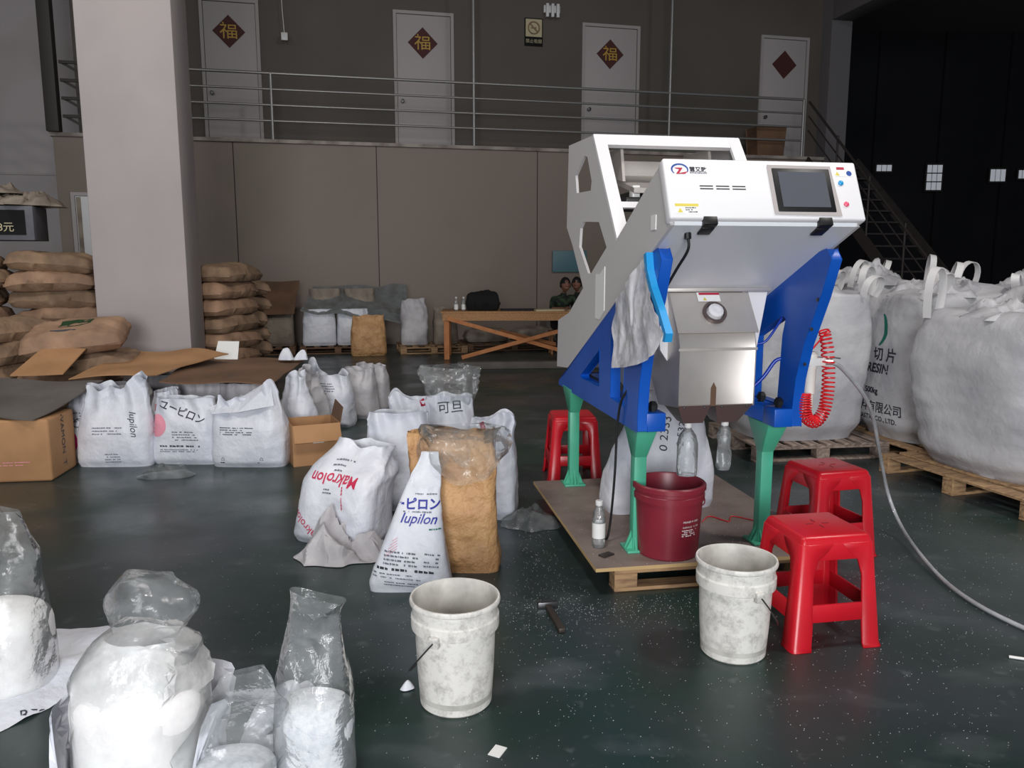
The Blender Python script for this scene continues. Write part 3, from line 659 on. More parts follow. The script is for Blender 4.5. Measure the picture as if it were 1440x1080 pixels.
def crumple_mesh(w, d, h, seed=1, n=40, rough=.5, ang=80):
    vs = []
    for i in range(n):
        for j in range(n):
            u, v = i/(n-1)*2-1, j/(n-1)*2-1; r2 = max(abs(u), abs(v)); rr = math.hypot(u, v) or 1e-6
            x, y = u*r2/rr*w/2, v*r2/rr*d/2
            e = 1 - r2**2.2
            q = NV((x*6, y*6, 0), seed); q2 = NV((x*14, y*14, 3), seed+2)
            rg = (1-abs(noise.noise(V((x*8+seed, y*8, seed)))))**3
            z = h*e*(.40 + rough*.8*q.z + .3*rough*abs(q2.x) + .55*rough*(rg-.3)) + .004
            vs.append((x*(1+.35*q.x*r2) + q2.y*.03, y*(1+.35*q.y*r2) + q2.x*.03, max(.003, z)))
    return MB().add(vs, grid_faces(n, n)).mesh('crumpled_film', smooth=ang)

# --- sacks round the paper bag in the middle
s_ = sack('white printed sack with blue brand lettering leaning before the brown paper sack', (-.47, 3.53, 0), 2, w=.40, d=.15, h=.62, seed=3, fill=.55, topw=.20, top_d=.02, lean=(.09, .13), wr=.012, ragged=.0, fold=.004, p=2.8, botw=1.0, bulge=.03, linw=True)
write(s_, 'ーピロン', .028, .395, .055, 'ink_blue', rot=-2, bold=.0018, sub=.02); write(s_, 'Iupilon', .035, .335, .062, 'ink_blue', rot=-4, shear=.35, bold=.0008, sub=.02)
smallprint(s_, .075, .437, .11, 1, .02, .006, 4, rot=-3); smallprint(s_, .04, .362, .15, 1, .02, .006, 5, rot=-3); smallprint(s_, .11, .285, .05, 1, .02, .007, 8, 'ink_green')
for i in range(5): lay(s_, MB().box(-.035+.006*i, .035-.004*i, -.001, .001, 0, .0001).mesh('stripe'), -.09+.004*i, .19+.014*i, 'ink_pink', rot=32, name='printed_stripe')
smallprint(s_, -.04, .185, .16, 4, .018, .009, 12, 'ink_grey', rot=-6); smallprint(s_, .10, .175, .07, 4, .018, .008, 13, 'ink_grey', rot=-6)
smallprint(s_, -.03, .105, .30, 1, .018, .012, 14, 'ink', rot=-6); smallprint(s_, -.04, .085, .27, 2, .016, .006, 15, 'ink_grey', rot=-6); smallprint(s_, -.02, .045, .2, 2, .013, .006, 16, 'ink_grey', rot=-6)

s_ = sack('brown kraft paper sack with a clear liner standing open among white sacks', (-.28, 3.80, 0), -3, 'kraft', w=.42, d=.24, h=.70, seed=8, fill=.42, topw=1.02, top_d=.13, lean=(-.02, .02), wr=.020, ragged=.015, p=4.2, botw=1.08, fold=.014, bulge=-.22)
ln = obj('liner', liner_mesh([(.50,.40,.12,0,0),(.62,.40,.14,0,0),(.70,.36,.16,.02,-.03),(.735,.34,.22,.04,-.07),(.70,.40,.28,.05,-.10),(.60,.36,.30,.07,-.11),(.50,.24,.28,.06,-.12)], 5, wr=.035), 'clear_film', s_)
s_ = sack('white sack with a folded flap standing behind the brown paper sack', (-.70, 4.80, 0), 6, w=.40, d=.26, h=.60, seed=14, fill=.9, topw=.92, top_d=.14, wr=.014, ragged=.02, p=3.0)
s_ = sack('white sack with red print and pale sticker on the far side of the brown sack', (-.115, 4.62, 0), -8, w=.27, d=.24, h=.60, seed=17, fill=.85, topw=1.0, top_d=.10, wr=.014, peaks=((.3,.03,.2),), p=3.0)
write(s_, 'Makrolon', -.03, .28, .045, 'ink_red', rot=-84, sub=.02); lay(s_, MB().tube([(.02*cos(a*pi/10), .02*sin(a*pi/10), 0) for a in range(20)], .003, 4, closed=True).mesh('mark'), -.07, .09, 'ink_red', name='printed_mark')
lay(s_, MB().box(-.012,.012,-.03,.03,0,.001).mesh('mark'), -.05, .55, 'ink_red', rot=20, name='printed_mark')
s_ = sack('white sack with dark character print under an upright clear liner', (-.43, 5.45, 0), 3, w=.34, d=.25, h=.60, seed=21, fill=.85, topw=.95, top_d=.13, wr=.014, ragged=.02)
write(s_, '可旦', .0, .52, .09, 'ink', rot=4, sub=.02)
obj('liner', liner_mesh([(.5,.3,.10,0,0),(.62,.34,.16,0,0),(.72,.36,.20,-.01,0),(.80,.38,.14,.0,.02)], 9, wr=.04), 'clear_film', s_)
s_ = sack('white sack with a dark red stroke on its folded top behind the others', (-.70, 5.42, 0), 8, w=.30, d=.24, h=.58, seed=23, fill=.85, topw=1.05, top_d=.10, peaks=((-.35,.06,.15),), wr=.016)
lay(s_, MB().box(-.016,.016,-.04,.04,0,.001).mesh('mark'), .07, .57, 'ink_red', rot=15, name='printed_mark')
# slumped sack with its empty upper part folded down in front
s_ = thing('pellet_sack', 'slumped white sack with upside down red lettering and its mouth on the floor', 'sack', (-.94, 4.25, 0), -16)
bd = obj('sack_body', sack_mesh(w=.48, d=.40, h=.49, seed=31, fill=.95, topw=.66, top_d=.18, lean=(.05, .16), wr=.026, peaks=((-.35,.05,.2),), p=3.4, bulge=.1), 'woven_white', s_)
write(bd, 'Makrolon', .015, .355, .072, 'ink_red', rot=176, sub=.02, bold=.001); smallprint(bd, .03, .43, .11, 3, .022, .007, 31, 'ink_grey', rot=-4); smallprint(bd, -.02, .30, .06, 2, .016, .007, 33, 'ink_grey')
write(bd, 'Makrolon', -.12, .11, .06, 'ink_red', rot=140, sub=.02); smallprint(bd, .08, .27, .16, 1, .02, .007, 35, 'ink_red', rot=-84)
fm = crumple_mesh(.52, .38, .20, 7, 34, 1.1, 22)
obj('crumpled_mouth', fm, 'woven_dull', s_, loc=(.15, -.25, 0), rot=(0,0,R(34)))

# clear film lying about
for (x, y, w, d, h, sd, lab) in ((.10, 4.46, .38, .30, .13, 3, 'crumpled clear plastic film on the floor beside the plywood edge'), (-2.49, 5.50, .40, .26, .10, 5, 'crumpled clear plastic film on the floor before the pink printed sack')):
    tag(put(obj('plastic_film', crumple_mesh(w, d, h, sd, 44, .9), 'clear_film'), (x, y, 0), 10), lab, 'plastic film')

# --- row of sacks with printed fronts at the pillar
def prints(s, seed, z0=.34, w=.3):
    smallprint(s, 0, z0, w, 3, .022, .008, seed, 'ink_grey'); smallprint(s, .03, z0-.2, w*.6, 4, .02, .008, seed+1, 'ink_grey')
s_ = sack('white sack with tall gathered mouth standing next to the pink printed sack', (-2.99, 5.86, 0), 2, w=.53, d=.26, h=.58, seed=41, fill=.72, topw=.84, top_d=.10, lean=(.03,.0), peaks=((-.45,.03,.12),(.3,.10,.2)), wr=.014, ragged=.04, p=3, fold=.018)
prints(s_, 41, .30, .24); write(s_, 'Iupilon', .17, .33, .07, 'ink', rot=-84, shear=.3, sub=.02)
s_ = sack('white sack with a pink round print and black marks beside it', (-2.48, 5.93, 0), -3, w=.49, d=.24, h=.50, seed=43, fill=.9, topw=.9, top_d=.16, wr=.012, ragged=.01, p=3)
lay(s_, MB().lathe([(0,0),(.085,0)], 24).mesh('disc'), -.20, .30, 'ink_pink', name='printed_disc', sub=.025); write(s_, 'ユーピロン', .0, .40, .075, 'ink', rot=-20, bold=.001, sub=.02)
smallprint(s_, .03, .25, .2, 4, .02, .009, 46, 'ink_grey'); smallprint(s_, 0, .14, .34, 1, .02, .013, 47, 'ink'); smallprint(s_, 0, .115, .34, 2, .014, .007, 48, 'ink_grey')
s_ = sack('narrow white sack with a pink panel squeezed between two wide white sacks', (-2.74, 6.17, 0), 4, w=.22, d=.22, h=.52, seed=44, fill=.85, topw=.9, top_d=.1, wr=.012)
lay(s_, MB().box(-.04,.04,-.09,.09,0,.001).mesh('panel'), -.02, .33, 'ink_pink', name='printed_panel', sub=.03)
s_ = sack('white sack with a magenta side print beside the brown carton', (-3.30, 5.98, 0), 8, w=.27, d=.24, h=.52, seed=45, fill=.8, topw=.75, top_d=.1, peaks=((.2,.06,.2),), wr=.013)
lay(s_, MB().lathe([(0,0),(.13,0)], 28).mesh('disc'), -.14, .17, 'ink_magenta', name='printed_disc', sub=.03); smallprint(s_, -.02, .38, .12, 4, .02, .008, 51, 'ink_grey'); lay(s_, MB().tube([(.028*cos(a*pi/10), .028*sin(a*pi/10), 0) for a in range(20)], .003, 4, closed=True).mesh('mark'), -.01, .31, 'ink', name='printed_mark')
s_ = sack('white sack with its stiff flap folded over standing before the brown sheet', (-1.975, 5.86, 0), -1, w=.54, d=.28, h=.50, seed=47, fill=.85, topw=.86, top_d=.10, peaks=((.28,.13,.16),(-.42,.03,.1)), wr=.016, ragged=.03, p=3.4, fold=.02)
smallprint(s_, -.06, .30, .26, 4, .016, .007, 55, 'ink'); write(s_, '凸', -.17, .07, .03, 'ink'); smallprint(s_, -.17, .04, .04, 1, .02, .008, 57, 'ink'); write(s_, '凸', .12, .07, .03, 'ink'); smallprint(s_, .12, .04, .06, 1, .02, .008, 58, 'ink')
# loose flap over its top
fp = MB().add([(-.30,-.02,.44),(-.26,-.09,.40),(-.05,-.13,.42),(.22,-.12,.47),(.17,-.02,.62),(.13,.05,.63),(-.05,.0,.52),(-.22,.02,.47)], [(0,1,7),(1,2,6,7),(2,3,4,6),(4,5,6)]); fpo = fp.build('folded_flap', 'woven_white', s_, weld=False)
s_ = sack('slim white sack standing behind the flap topped sack', (-1.79, 6.48, 0), -30, w=.34, d=.22, h=.55, seed=49, fill=.8, topw=.55, top_d=.08, peaks=((.1,.09,.2),), wr=.016, ragged=.03)
s_ = sack('grey white crinkled sack standing next to the open carton', (-1.80, 6.95, 0), -35, 'woven_dull', w=.34, d=.24, h=.58, seed=52, fill=.75, topw=.6, top_d=.09, wr=.024, ragged=.05, fold=.03)
s_ = sack('white sack with text block and twisted corner standing behind the open carton', (-1.72, 7.35, 0), -14, w=.46, d=.26, h=.46, seed=55, fill=.9, topw=.86, top_d=.16, peaks=((-.42,.15,.12),(.25,.05,.2)), wr=.016, ragged=.02)
smallprint(s_, -.02, .40, .26, 5, .022, .008, 61, 'ink_grey'); smallprint(s_, -.05, .26, .2, 5, .022, .009, 62, 'ink_grey'); lay(s_, MB().tube([(.02*cos(a*pi/10), .02*sin(a*pi/10), 0) for a in range(20)], .003, 4, closed=True).mesh('mark'), -.07, .24, 'ink_grey', name='printed_mark')
for i, (x, y, rz) in enumerate(((-1.52, 7.75, -20), (-1.47, 8.15, -20))): sack(('white sack directly behind the twisted corner sack', 'white sack at the far end of the row towards the pallets')[i], (x, y, 0), rz, 'woven_dull', w=.36, d=.24, h=.48, seed=57+i, fill=.9, topw=.9, top_d=.14)
# second row that carries the cardboard sheets
for i, (x, y) in enumerate(((-3.15, 6.35), (-2.58, 6.50), (-2.2, 6.45), (-3.05, 6.95), (-2.45, 7.0))):
    sack('white sack under the brown cardboard sheets, %s from the carton' % ('nearest', 'second', 'third', 'fourth', 'fifth')[i], (x, y, 0), 3*i-6, 'woven_dull', group='sacks under the cardboard sheets', w=.44, d=.26, h=.54, seed=60+i, fill=.95, topw=.95, top_d=.2, ragged=.005)

# cardboard sheets lying over the sacks
def sheet(name, pts, m, label, th=.008, seed=1, amp=.02, cat='cardboard'):
    # pts: four corner points in the world, bilinear patch with its own thickness
    n = 14; a, b, c, d = [V(p) for p in pts]; ctr = (a+b+c+d)/4; top = []
    for i in range(n):
        for j in range(n):
            u, v = i/(n-1), j/(n-1); q = a.lerp(b, u).lerp(d.lerp(c, u), v) - ctr
            top.append((q.x, q.y, q.z + amp*noise.noise(V((q.x*2.2, q.y*2.2, seed)))))
    vs = top + [(x, y, z-th) for x, y, z in top]; N = n*n
    fs = grid_faces(n, n) + [tuple(N+k for k in reversed(f)) for f in grid_faces(n, n)]
    rim = [i*n for i in range(n)] + [(n-1)*n+j for j in range(1, n)] + [i*n+n-1 for i in range(n-2, -1, -1)] + [j for j in range(n-2, 0, -1)]
    for k in range(len(rim)): p, q = rim[k], rim[(k+1) % len(rim)]; fs.append((p, q, N+q, N+p))
    o = obj(name, MB().add(vs, fs).mesh(name, smooth=50), m); o.location = ctr
    return tag(o, label, cat)
sheet('cardboard_sheet', [(-4.25,5.45,.545),(-3.28,5.30,.455),(-3.17,6.05,.60),(-4.1,6.15,.62)], 'cardboard_grey', 'dark grey cardboard sheet lying on the brown carton', seed=2, amp=.03)
sheet('cardboard_sheet', [(-2.75,6.08,.585),(-1.92,6.12,.555),(-1.93,7.3,.63),(-3.0,7.4,.65)], 'cardboard_dark', 'wide dark brown cardboard sheet lying on the sacks at the pillar foot', seed=3, amp=.04)
sheet('cardboard_sheet', [(-3.52,6.2,.60),(-2.86,6.3,.65),(-2.6,7.2,.70),(-3.45,7.2,.73)], 'cardboard', 'torn tan cardboard sheet next to the pillar under no other sheet', seed=4, amp=.05)
sheet('cardboard_sheet', [(-3.95,6.15,.64),(-3.56,6.2,.64),(-3.58,6.6,.80),(-3.92,6.6,.82)], 'cardboard', 'light tan cardboard flap standing before the green printed sack', seed=5, amp=.015)
sheet('printed_sheet', [(-2.78,7.32,.63),(-2.56,7.32,.63),(-2.60,7.5,.78),(-2.80,7.5,.78)], 'sticker_white', 'white sheet with a red print leaning on the pillar foot', seed=6, amp=.01, cat='sheet')
for i in range(2): tag(put(obj('plastic_scrap', crumple_mesh(.14, .12, .12, 20+i, 16, .8), 'woven_white'), (-2.05+i*.13, 7.15, .64), 20*i), ('small white plastic twist on the wide brown sheet', 'larger white plastic twist on the far edge of the brown sheet')[i], 'plastic scrap')

# --- cartons
ct = thing('open_carton', 'open brown cardboard carton with a white sticker standing by the sack row', 'carton', (-1.53, 5.98, 0), 24)
MB().prism([[(-.19,-.17),(.17,-.17),(.17,.19),(-.19,.19)],[(-.184,-.164),(.164,-.164),(.164,.184),(-.184,.184)]], 0, .31, 'z').build('carton_wall', 'cardboard', ct)
MB().box(-.185,.165,-.165,.185,.002,.01).build('carton_base', 'cardboard', ct)
MB().bar((-.01,-.17,.312),(-.01,-.235,.19), .35, .005, up=(0,-1,.5)).build('carton_flap', 'cardboard', ct)
MB().add([(.17,-.16,.31),(.17,.18,.31),(.20,.16,.44),(.20,-.13,.42),(.175,-.16,.31),(.175,.18,.31),(.205,.16,.44),(.205,-.13,.42)], [(0,1,2,3),(7,6,5,4),(0,4,5,1),(1,5,6,2),(2,6,7,3),(3,7,4,0)]).build('carton_flap', 'cardboard_dark', ct)
MB().box(-.04,.04,-.176,-.171,.17,.21).build('carton_sticker', 'sticker_white', ct)
cb = MB().box(-.34, .34, -.22, .22, 0, .44).build('carton', 'cardboard', bevel=.02, seg=3); put(cb, (-3.58, 5.53, 0), 8); tag(cb, 'bulging brown carton with dark vertical lettering under the grey sheet', 'carton')
write(cb, 'NOVAMON  T', -.0, .30, .075, 'ink', face='right', rot=-90, sub=0); smallprint(cb, .0, .14, .5, 2, .02, .006, 71, 'ink_pink')

# ------------------------------------------------------------------ lying sacks
def pillow_mesh(l, w, t, seed=1, n=26, m=18, wr=.014):
    vs = []
    for side in (1, -1):
        for i in range(n):
            for j in range(m):
                u, v = i/(n-1)*2-1, j/(m-1)*2-1
                e = (1-abs(u)**13)**.5*(1-abs(v)**11)**.5
                x = u*l/2*(1-.06*(abs(v)**4)); y = v*w/2*(1-.05*abs(u)**3*(1+v*v))
                z = t*.42 + (t*.58*e*(.86+.14*(1-u*u)*(1-v*v)) if side > 0 else -t*.42*e)
                q = NV((x*3.4, y*4, z*4+side), seed)*wr*(.4+e) + NV((x*11, y*11, z*9), seed+4)*wr*.35; z -= .03*abs(u)**3*(side > 0)
                q.z += wr*.9*((1-abs(noise.noise(V((x*5+seed, y*8, side)))))**4-.3)*e
                vs.append((x+q.x, y+q.y, max(.001, z+q.z*(1 if side > 0 else .35)) if True else z))
    N = n*m; f = grid_faces(n, m)
    fs = list(f) + [tuple(N+k for k in reversed(q)) for q in f]
    rim = [i*m for i in range(n)] + [(n-1)*m+j for j in range(1, m)] + [i*m+m-1 for i in range(n-2, -1, -1)] + [j for j in range(m-2, 0, -1)]
    for k in range(len(rim)): p, q = rim[k], rim[(k+1) % len(rim)]; fs.append((p, q, N+q, N+p))
    return MB().add(vs, fs).mesh('lying_sack', smooth=75)
pm = [pillow_mesh(.84, .52, .20, 100+i, wr=.02) for i in range(5)]
pmb = [m_.copy() for m_ in pm]
for m_ in pm: m_.materials.append(MATS['kraft_bag'])
for m_ in pmb: m_.materials.append(MATS['kraft_bag_b'])
def lying(label, loc, rz, k, b=False, group=None, rx=0, ry=0, name='paper_sack'):
    o = obj(name, (pmb if b else pm)[k % 5]); put(o, loc, rz, rx, ry); return tag(o, label, 'sack', group)
LAYER = ['top layer'] + [q + ' layer from the top' for q in ('second', 'third', 'fourth', 'fifth', 'sixth', 'seventh', 'eighth', 'ninth')]
# tall stack past the pillar (rows of two, some crosswise)
rnd.seed(5)
for row in range(9):
    z = row*.178
    for c in range(2):
        lying('brown paper sack, %s, tall stack, %s' % (LAYER[8-row], ('touching the pillar', 'away from the pillar')[c]), (-4.63 - c*.80 + rnd.uniform(-.06,.03) + (.08 if row % 2 else 0), 8.04 + rnd.uniform(-.06,.06) - .19*c, z), WY + rnd.uniform(-9,9), row*2+c, rnd.random() < .5, 'tall stack past the pillar', ry=rnd.uniform(-4,4), rx=rnd.uniform(-3,3))
# lower stack before it
for row in range(5):
    for c in range(2):
        if row == 4 and c == 0: continue
        if row == 3 and c == 0: continue
        lying('brown paper sack, %s, low stack, %s' % (LAYER[4-row], ('lying along the front', 'turned end on')[c]), (-3.98 - c*.52 + rnd.uniform(-.03,.03), 7.02 - .1*c + rnd.uniform(-.03,.03), row*.19 + (.08 if c else 0)), (78 if c else WY) + rnd.uniform(-6,6), row+c*2, c == 1, 'low stack before the tall stack')
lying('brown paper sack under the green printed sack', (-3.72, 6.93, .56), 10, 3, True)
o = lying('brown paper sack with green printed block on top of the low stack', (-3.78, 6.86, .80), 12, 1, ry=-5, rx=17)
lay(o, MB().box(-.13,.13,-.07,.07,0,.001).mesh('print'), .02, .04, 'ink_dgreen', face='top', name='printed_block', sub=.03); lay(o, MB().box(-.10,.10,-.012,.012,0,.001).mesh('print'), -.05, -.12, 'ink_grey', face='top', name='printed_block', sub=.03)
for i in range(3): tag(put(obj('grey_sack', pillow_mesh(.6,.42,.17,140+i), 'woven_dull'), (-4.82, 6.2, i*.172), 80), 'grey white sack, %s, small pile beside the bulging carton' % LAYER[2-i], 'sack', 'small grey pile')
# stack beyond the pillar
for row in range(8):
    lying('bright ended paper sack, %s, stack behind the pillar' % LAYER[7-row], (-3.28 + rnd.uniform(-.05,.08), 8.98 + rnd.uniform(-.04,.04), row*.187), 74 + rnd.uniform(-7,7), row+1, row % 3 == 1, 'stack behind the pillar')
    if row < 7: lying('dull paper sack, %s, rear stack behind the pillar' % LAYER[6-row], (-3.48 + rnd.uniform(-.04,.06), 9.85 + rnd.uniform(-.05,.05), row*.187), 20 + rnd.uniform(-9,9), row+3, True, 'rear of the stack behind the pillar')
# on top of the tall stack
bb = tag(put(MB().box(-.33,.33,-.2,.2,0,.33).build('printed_box', 'grey_box', bevel=.006), (-5.05, 8.0, 1.735), WY), 'grey display box with pale lettering on top of the tall sack stack', 'box')
MB().box(-.28,.26,-.204,-.199,.05,.29).build('box_front', 'void_black', bb); write(bb, '88 8元', .02, .12, .10, 'paper', sub=0, off=.008)
for i, (x, z, rz) in enumerate(((-5.1, 2.07, 5), (-4.82, 2.07, 30), (-5.2, 2.20, -4))): tag(put(obj('dusty_sack', crumple_mesh(.75-.1*i, .5, .22, 150+i, 26, .6), 'grey_bag'), (x, 8.0+.1*i, z), WY+rz), ('dusty brown sack folded on the display box', 'dusty brown sack hanging over the corner of the display box', 'uppermost dusty brown sack over the display box')[i], 'sack')
# ------------------------------------------------------------------ white buckets
def bucket(label, loc, rz, swing):
    b = thing('plastic_bucket', label, 'bucket', loc, rz)
    Z_ = 1.045
    prof = [(0,.0),(.118,.0),(.124,.006),(.132,.12),(.138,.262),(.150,.268),(.151,.278),(.151,.306),(.146,.312),(.146,.345),(.154,.350),(.156,.358),(.153,.366),(.147,.366)]
    MB().lathe([(r_, z_*Z_) for r_, z_ in prof], 56, cap=(1,0)).build('bucket_wall', 'dirty_white', b, smooth=35)
    MB().lathe([(.147,.3825),(.143,.376),(.136,.25),(.126,.03),(.12,.014),(0,.012)], 56, cap=(0,0)).build('bucket_inside', 'bucket_inner', b, smooth=35)
    for s in (-1, 1): MB().box(-.017, .017, -.165, -.146, .262, .30, Matrix.Rotation(0 if s < 0 else pi, 4, 'Z')).build('handle_ear', 'dirty_white', b, bevel=.004)
    pts = []
    for k in range(25):
        a = pi*k/24; y = -.168*cos(a); o_ = sin(a)
        pts.append((swing*(.160*o_), y, .282 - .19*o_))
    MB().tube(pts, .0028, 6).build('wire_handle', 'wire', b, smooth=60)
    return b
bucket('dirty white bucket standing alone before the white printed sack', (-.195, 2.56, 0), -22, -1)
bucket('dirty white bucket standing before the plywood beside a red stool', (.868, 2.915, 0), 18, 1)

# ------------------------------------------------------------------ maroon bucket on the plywood
rb = thing('maroon_bucket', 'maroon plastic bucket with a raised rim catching pellets under the hopper', 'bucket', SW(.165,-.075,PZ), SA)
w_ = MB().lathe([(0,0),(.138,0),(.142,.005),(.158,.27),(.166,.272),(.167,.30),(.163,.304),(.163,.318),(.172,.322),(.172,.342),(.166,.348),(.158,.348)], 56, cap=(1,0)).build('bucket_wall', 'maroon_plastic', rb, smooth=35)
MB().lathe([(.158,.348),(.154,.34),(.148,.2),(.138,.02),(0,.012)], 56, cap=(0,0)).build('bucket_inside', 'maroon_plastic', rb, smooth=35)
MB().tube([(.17+.012*cos(a*pi/8), .0, .24+.02*sin(a*pi/8)) for a in range(16)], .003, 6, closed=True).build('handle_ring', 'maroon_plastic', rb)
lay(w_, text_mesh('PRIMER P-1200', .013), .055, .19, 'sticker_white', sub=.02); lay(w_, text_mesh('SURFACE  A-100', .012), .055, .165, 'sticker_white', sub=.02); smallprint(w_, .055, .148, .09, 4, .009, .005, 81, 'sticker_white')
MB().lathe([(0,.06),(.139,.06)], 40).build('pellet_fill', 'pellets', rb)

# ------------------------------------------------------------------ red stools
def stool(label, loc, rz, group=None, s=1.0):
    t = thing('plastic_stool', label, 'stool', loc, rz, group); H = .455*s; a, b = .155*s, .192*s      # half width at top / floor
    hw = lambda z: lerp(b, a, z/H)
    tp = MB().add([(-a-.003,-a-.003,H-.045),(a+.003,-a-.003,H-.045),(a+.003,a+.003,H-.045),(-a-.003,a+.003,H-.045),(-a+.012,-a+.012,H),(a-.012,-a+.012,H),(a-.012,a-.012,H),(-a+.012,a-.012,H)],
             [(0,3,2,1),(4,5,6,7),(0,1,5,4),(1,2,6,5),(2,3,7,6),(3,0,4,7)]).build('seat', 'red_plastic', t, bevel=.016, seg=4)
    for i in range(8):
        g = R(45*i); MB().bar((.02*cos(g),.02*sin(g),H+.0005),(.05*cos(g),.05*sin(g),H+.0005), .006, .002).build('seat_groove', 'maroon_plastic', tp) if i % 2 == 0 else None
    for i in range(4):
        M_ = Matrix.Rotation(R(90*i), 4, 'Z'); L = MB()
        # corner post: an L of two tapering wings, wider at the top and at the foot
        zs = [(0, .088), (.02, .082), (.10, .080), (.17, .074), (H-.16, .066), (H-.10, .078), (H-.06, .12), (H-.03, .14)]
        prof = []; th = .012
        for z, w in zs:
            h = hw(z) + (.006 if z < .015 else 0); r_ = .02
            ring = [(-h+w, -h), (-h+r_, -h), (-h+.006, -h+.006), (-h, -h+r_), (-h, -h+w), (-h+th, -h+w), (-h+th, -h+r_+th*.6), (-h+r_*.6+th*.7, -h+r_*.6+th*.7), (-h+r_+th*.6, -h+th), (-h+w, -h+th)]
            prof.append([(x, y, z) for x, y in ring])
        n = len(prof[0]); vs = [p for r in prof for p in r]
        L.add(vs, grid_faces(len(prof), n, True) + [tuple(reversed(range(n))), tuple((len(prof)-1)*n + k for k in range(n))], M_)
        L.build('leg', 'red_plastic', t, smooth=50, bevel=.003, seg=1)
        q = MB()
        for (z0, z1, nm) in ((.115, .185, 'stretcher'), (H-.095, H-.03, 'apron')):
            h0, h1 = hw(z0)-.001, hw(z1)-.001; w0, w1 = h0-.03, h1-.03
            MB().add([M_ @ V(p) for p in ((-w0,-h0,z0),(w0,-h0,z0),(w1,-h1,z1),(-w1,-h1,z1),(-w0,-h0+.012,z0),(w0,-h0+.012,z0),(w1,-h1+.012,z1),(-w1,-h1+.012,z1))],
                     [(0,1,2,3),(7,6,5,4),(0,4,5,1),(1,5,6,2),(2,6,7,3),(3,7,4,0)]).build(nm, 'red_plastic', t, bevel=.004)
    return t
stool('red plastic stool standing on the floor beside the dirty white bucket', (1.245, 3.10, 0), 10)
stool('red plastic stool standing behind another stool near the green leg', (1.665, 4.06, 0), 14)
stool('red plastic stool standing behind the plywood at the back green leg', (.43, 5.52, 0), 4)

# ------------------------------------------------------------------ sack, bottle and small things on the plywood
s_ = sack('crinkled white woven sack with dark numbers standing behind the maroon bucket', SW(.36, .62, PZ), SA+6, 'woven_white', w=.62, d=.26, h=.68, seed=91, fill=.6, topw=.62, top_d=.08, wr=.018, ragged=.03, p=2.8, fold=.02, lean=(.06,.0))
write(s_, '0 2333', .0, .44, .07, 'ink', rot=78, sub=.02); write(s_, '2 532', .10, .43, .06, 'ink', rot=78, sub=.02)
bottle('water_bottle', [(.028,0),(.032,.006),(.032,.05),(.030,.055),(.031,.06),(.031,.15),(.026,.18),(.014,.205),(.012,.21),(.012,.228)], 'bottle_film', SW(-.145,.035,PZ), 'small water bottle with white label standing on the plywood edge', sleeve=(.0325,.05,.125))
tag(put(MB().box(-.035,.035,-.02,.02,0,.008).build('metal_offcut', 'steel_tool', bevel=.002), SW(-.14,-.085,PZ), 40), 'small dark metal plate lying on the plywood by the green foot', 'metal plate')
tag(MB().tube([SW(*p) for p in catmull([(.50,.30,PZ+.004),(.58,.38,PZ+.004),(.64,.28,PZ+.004),(.70,.36,PZ+.004),(.80,.25,PZ+.004)], 6)], .003, 6).build('red_wire', 'coil_red', smooth=60), 'thin red wire lying on the plywood behind the stools', 'wire')

# ------------------------------------------------------------------ clear air hose to the floor
tag(MB().tube(catmull([SW(.885,-.185,1.055), (1.58,3.72,1.00), (1.80,3.92,.80), (1.98,4.15,.50), (2.13,4.33,.22), (2.15,4.2,.075), (2.09,3.85,.03), (2.05,3.5,.014), (2.08,3.2,.0125), (2.2,2.95,.0125), (2.5,2.7,.0125)], 10), .010, 10).build('air_hose', 'hose_film', smooth=60), 'clear plastic air hose curving from the valve down to the floor', 'hose')
tag(MB().tube(catmull([(1.915,2.85,.006),(1.99,2.82,.008),(2.1,2.80,.006)], 6), .006, 8).build('plastic_strip', 'white_plastic', smooth=60), 'short white plastic strip on the floor past the hose', 'strip')
br = thing('hand_hammer', 'dark hand tool with a worn handle lying between bucket and pallet', 'tool', (.175, 3.19, 0), 9)
MB().bar((0,.10,.012),(.01,-.14,.012), .028, .02).build('handle', 'steel_tool', br, bevel=.004); MB().box(-.045,.045,.10,.13,.0,.03).build('head', 'wire', br, bevel=.004)
tag(put(MB().box(-.02,.02,-.028,.028,0,.002).build('paper_scrap', 'sticker_white'), (-.045, 2.26, 0), -25), 'small white paper scrap on the floor before the bucket', 'paper scrap')
tag(put(obj('plastic_scrap', crumple_mesh(.05,.04,.03,9,10,.8), 'woven_white'), (-.37, 2.62, 0), 0), 'tiny pale scrap at the foot of the lone white bucket', 'plastic scrap')

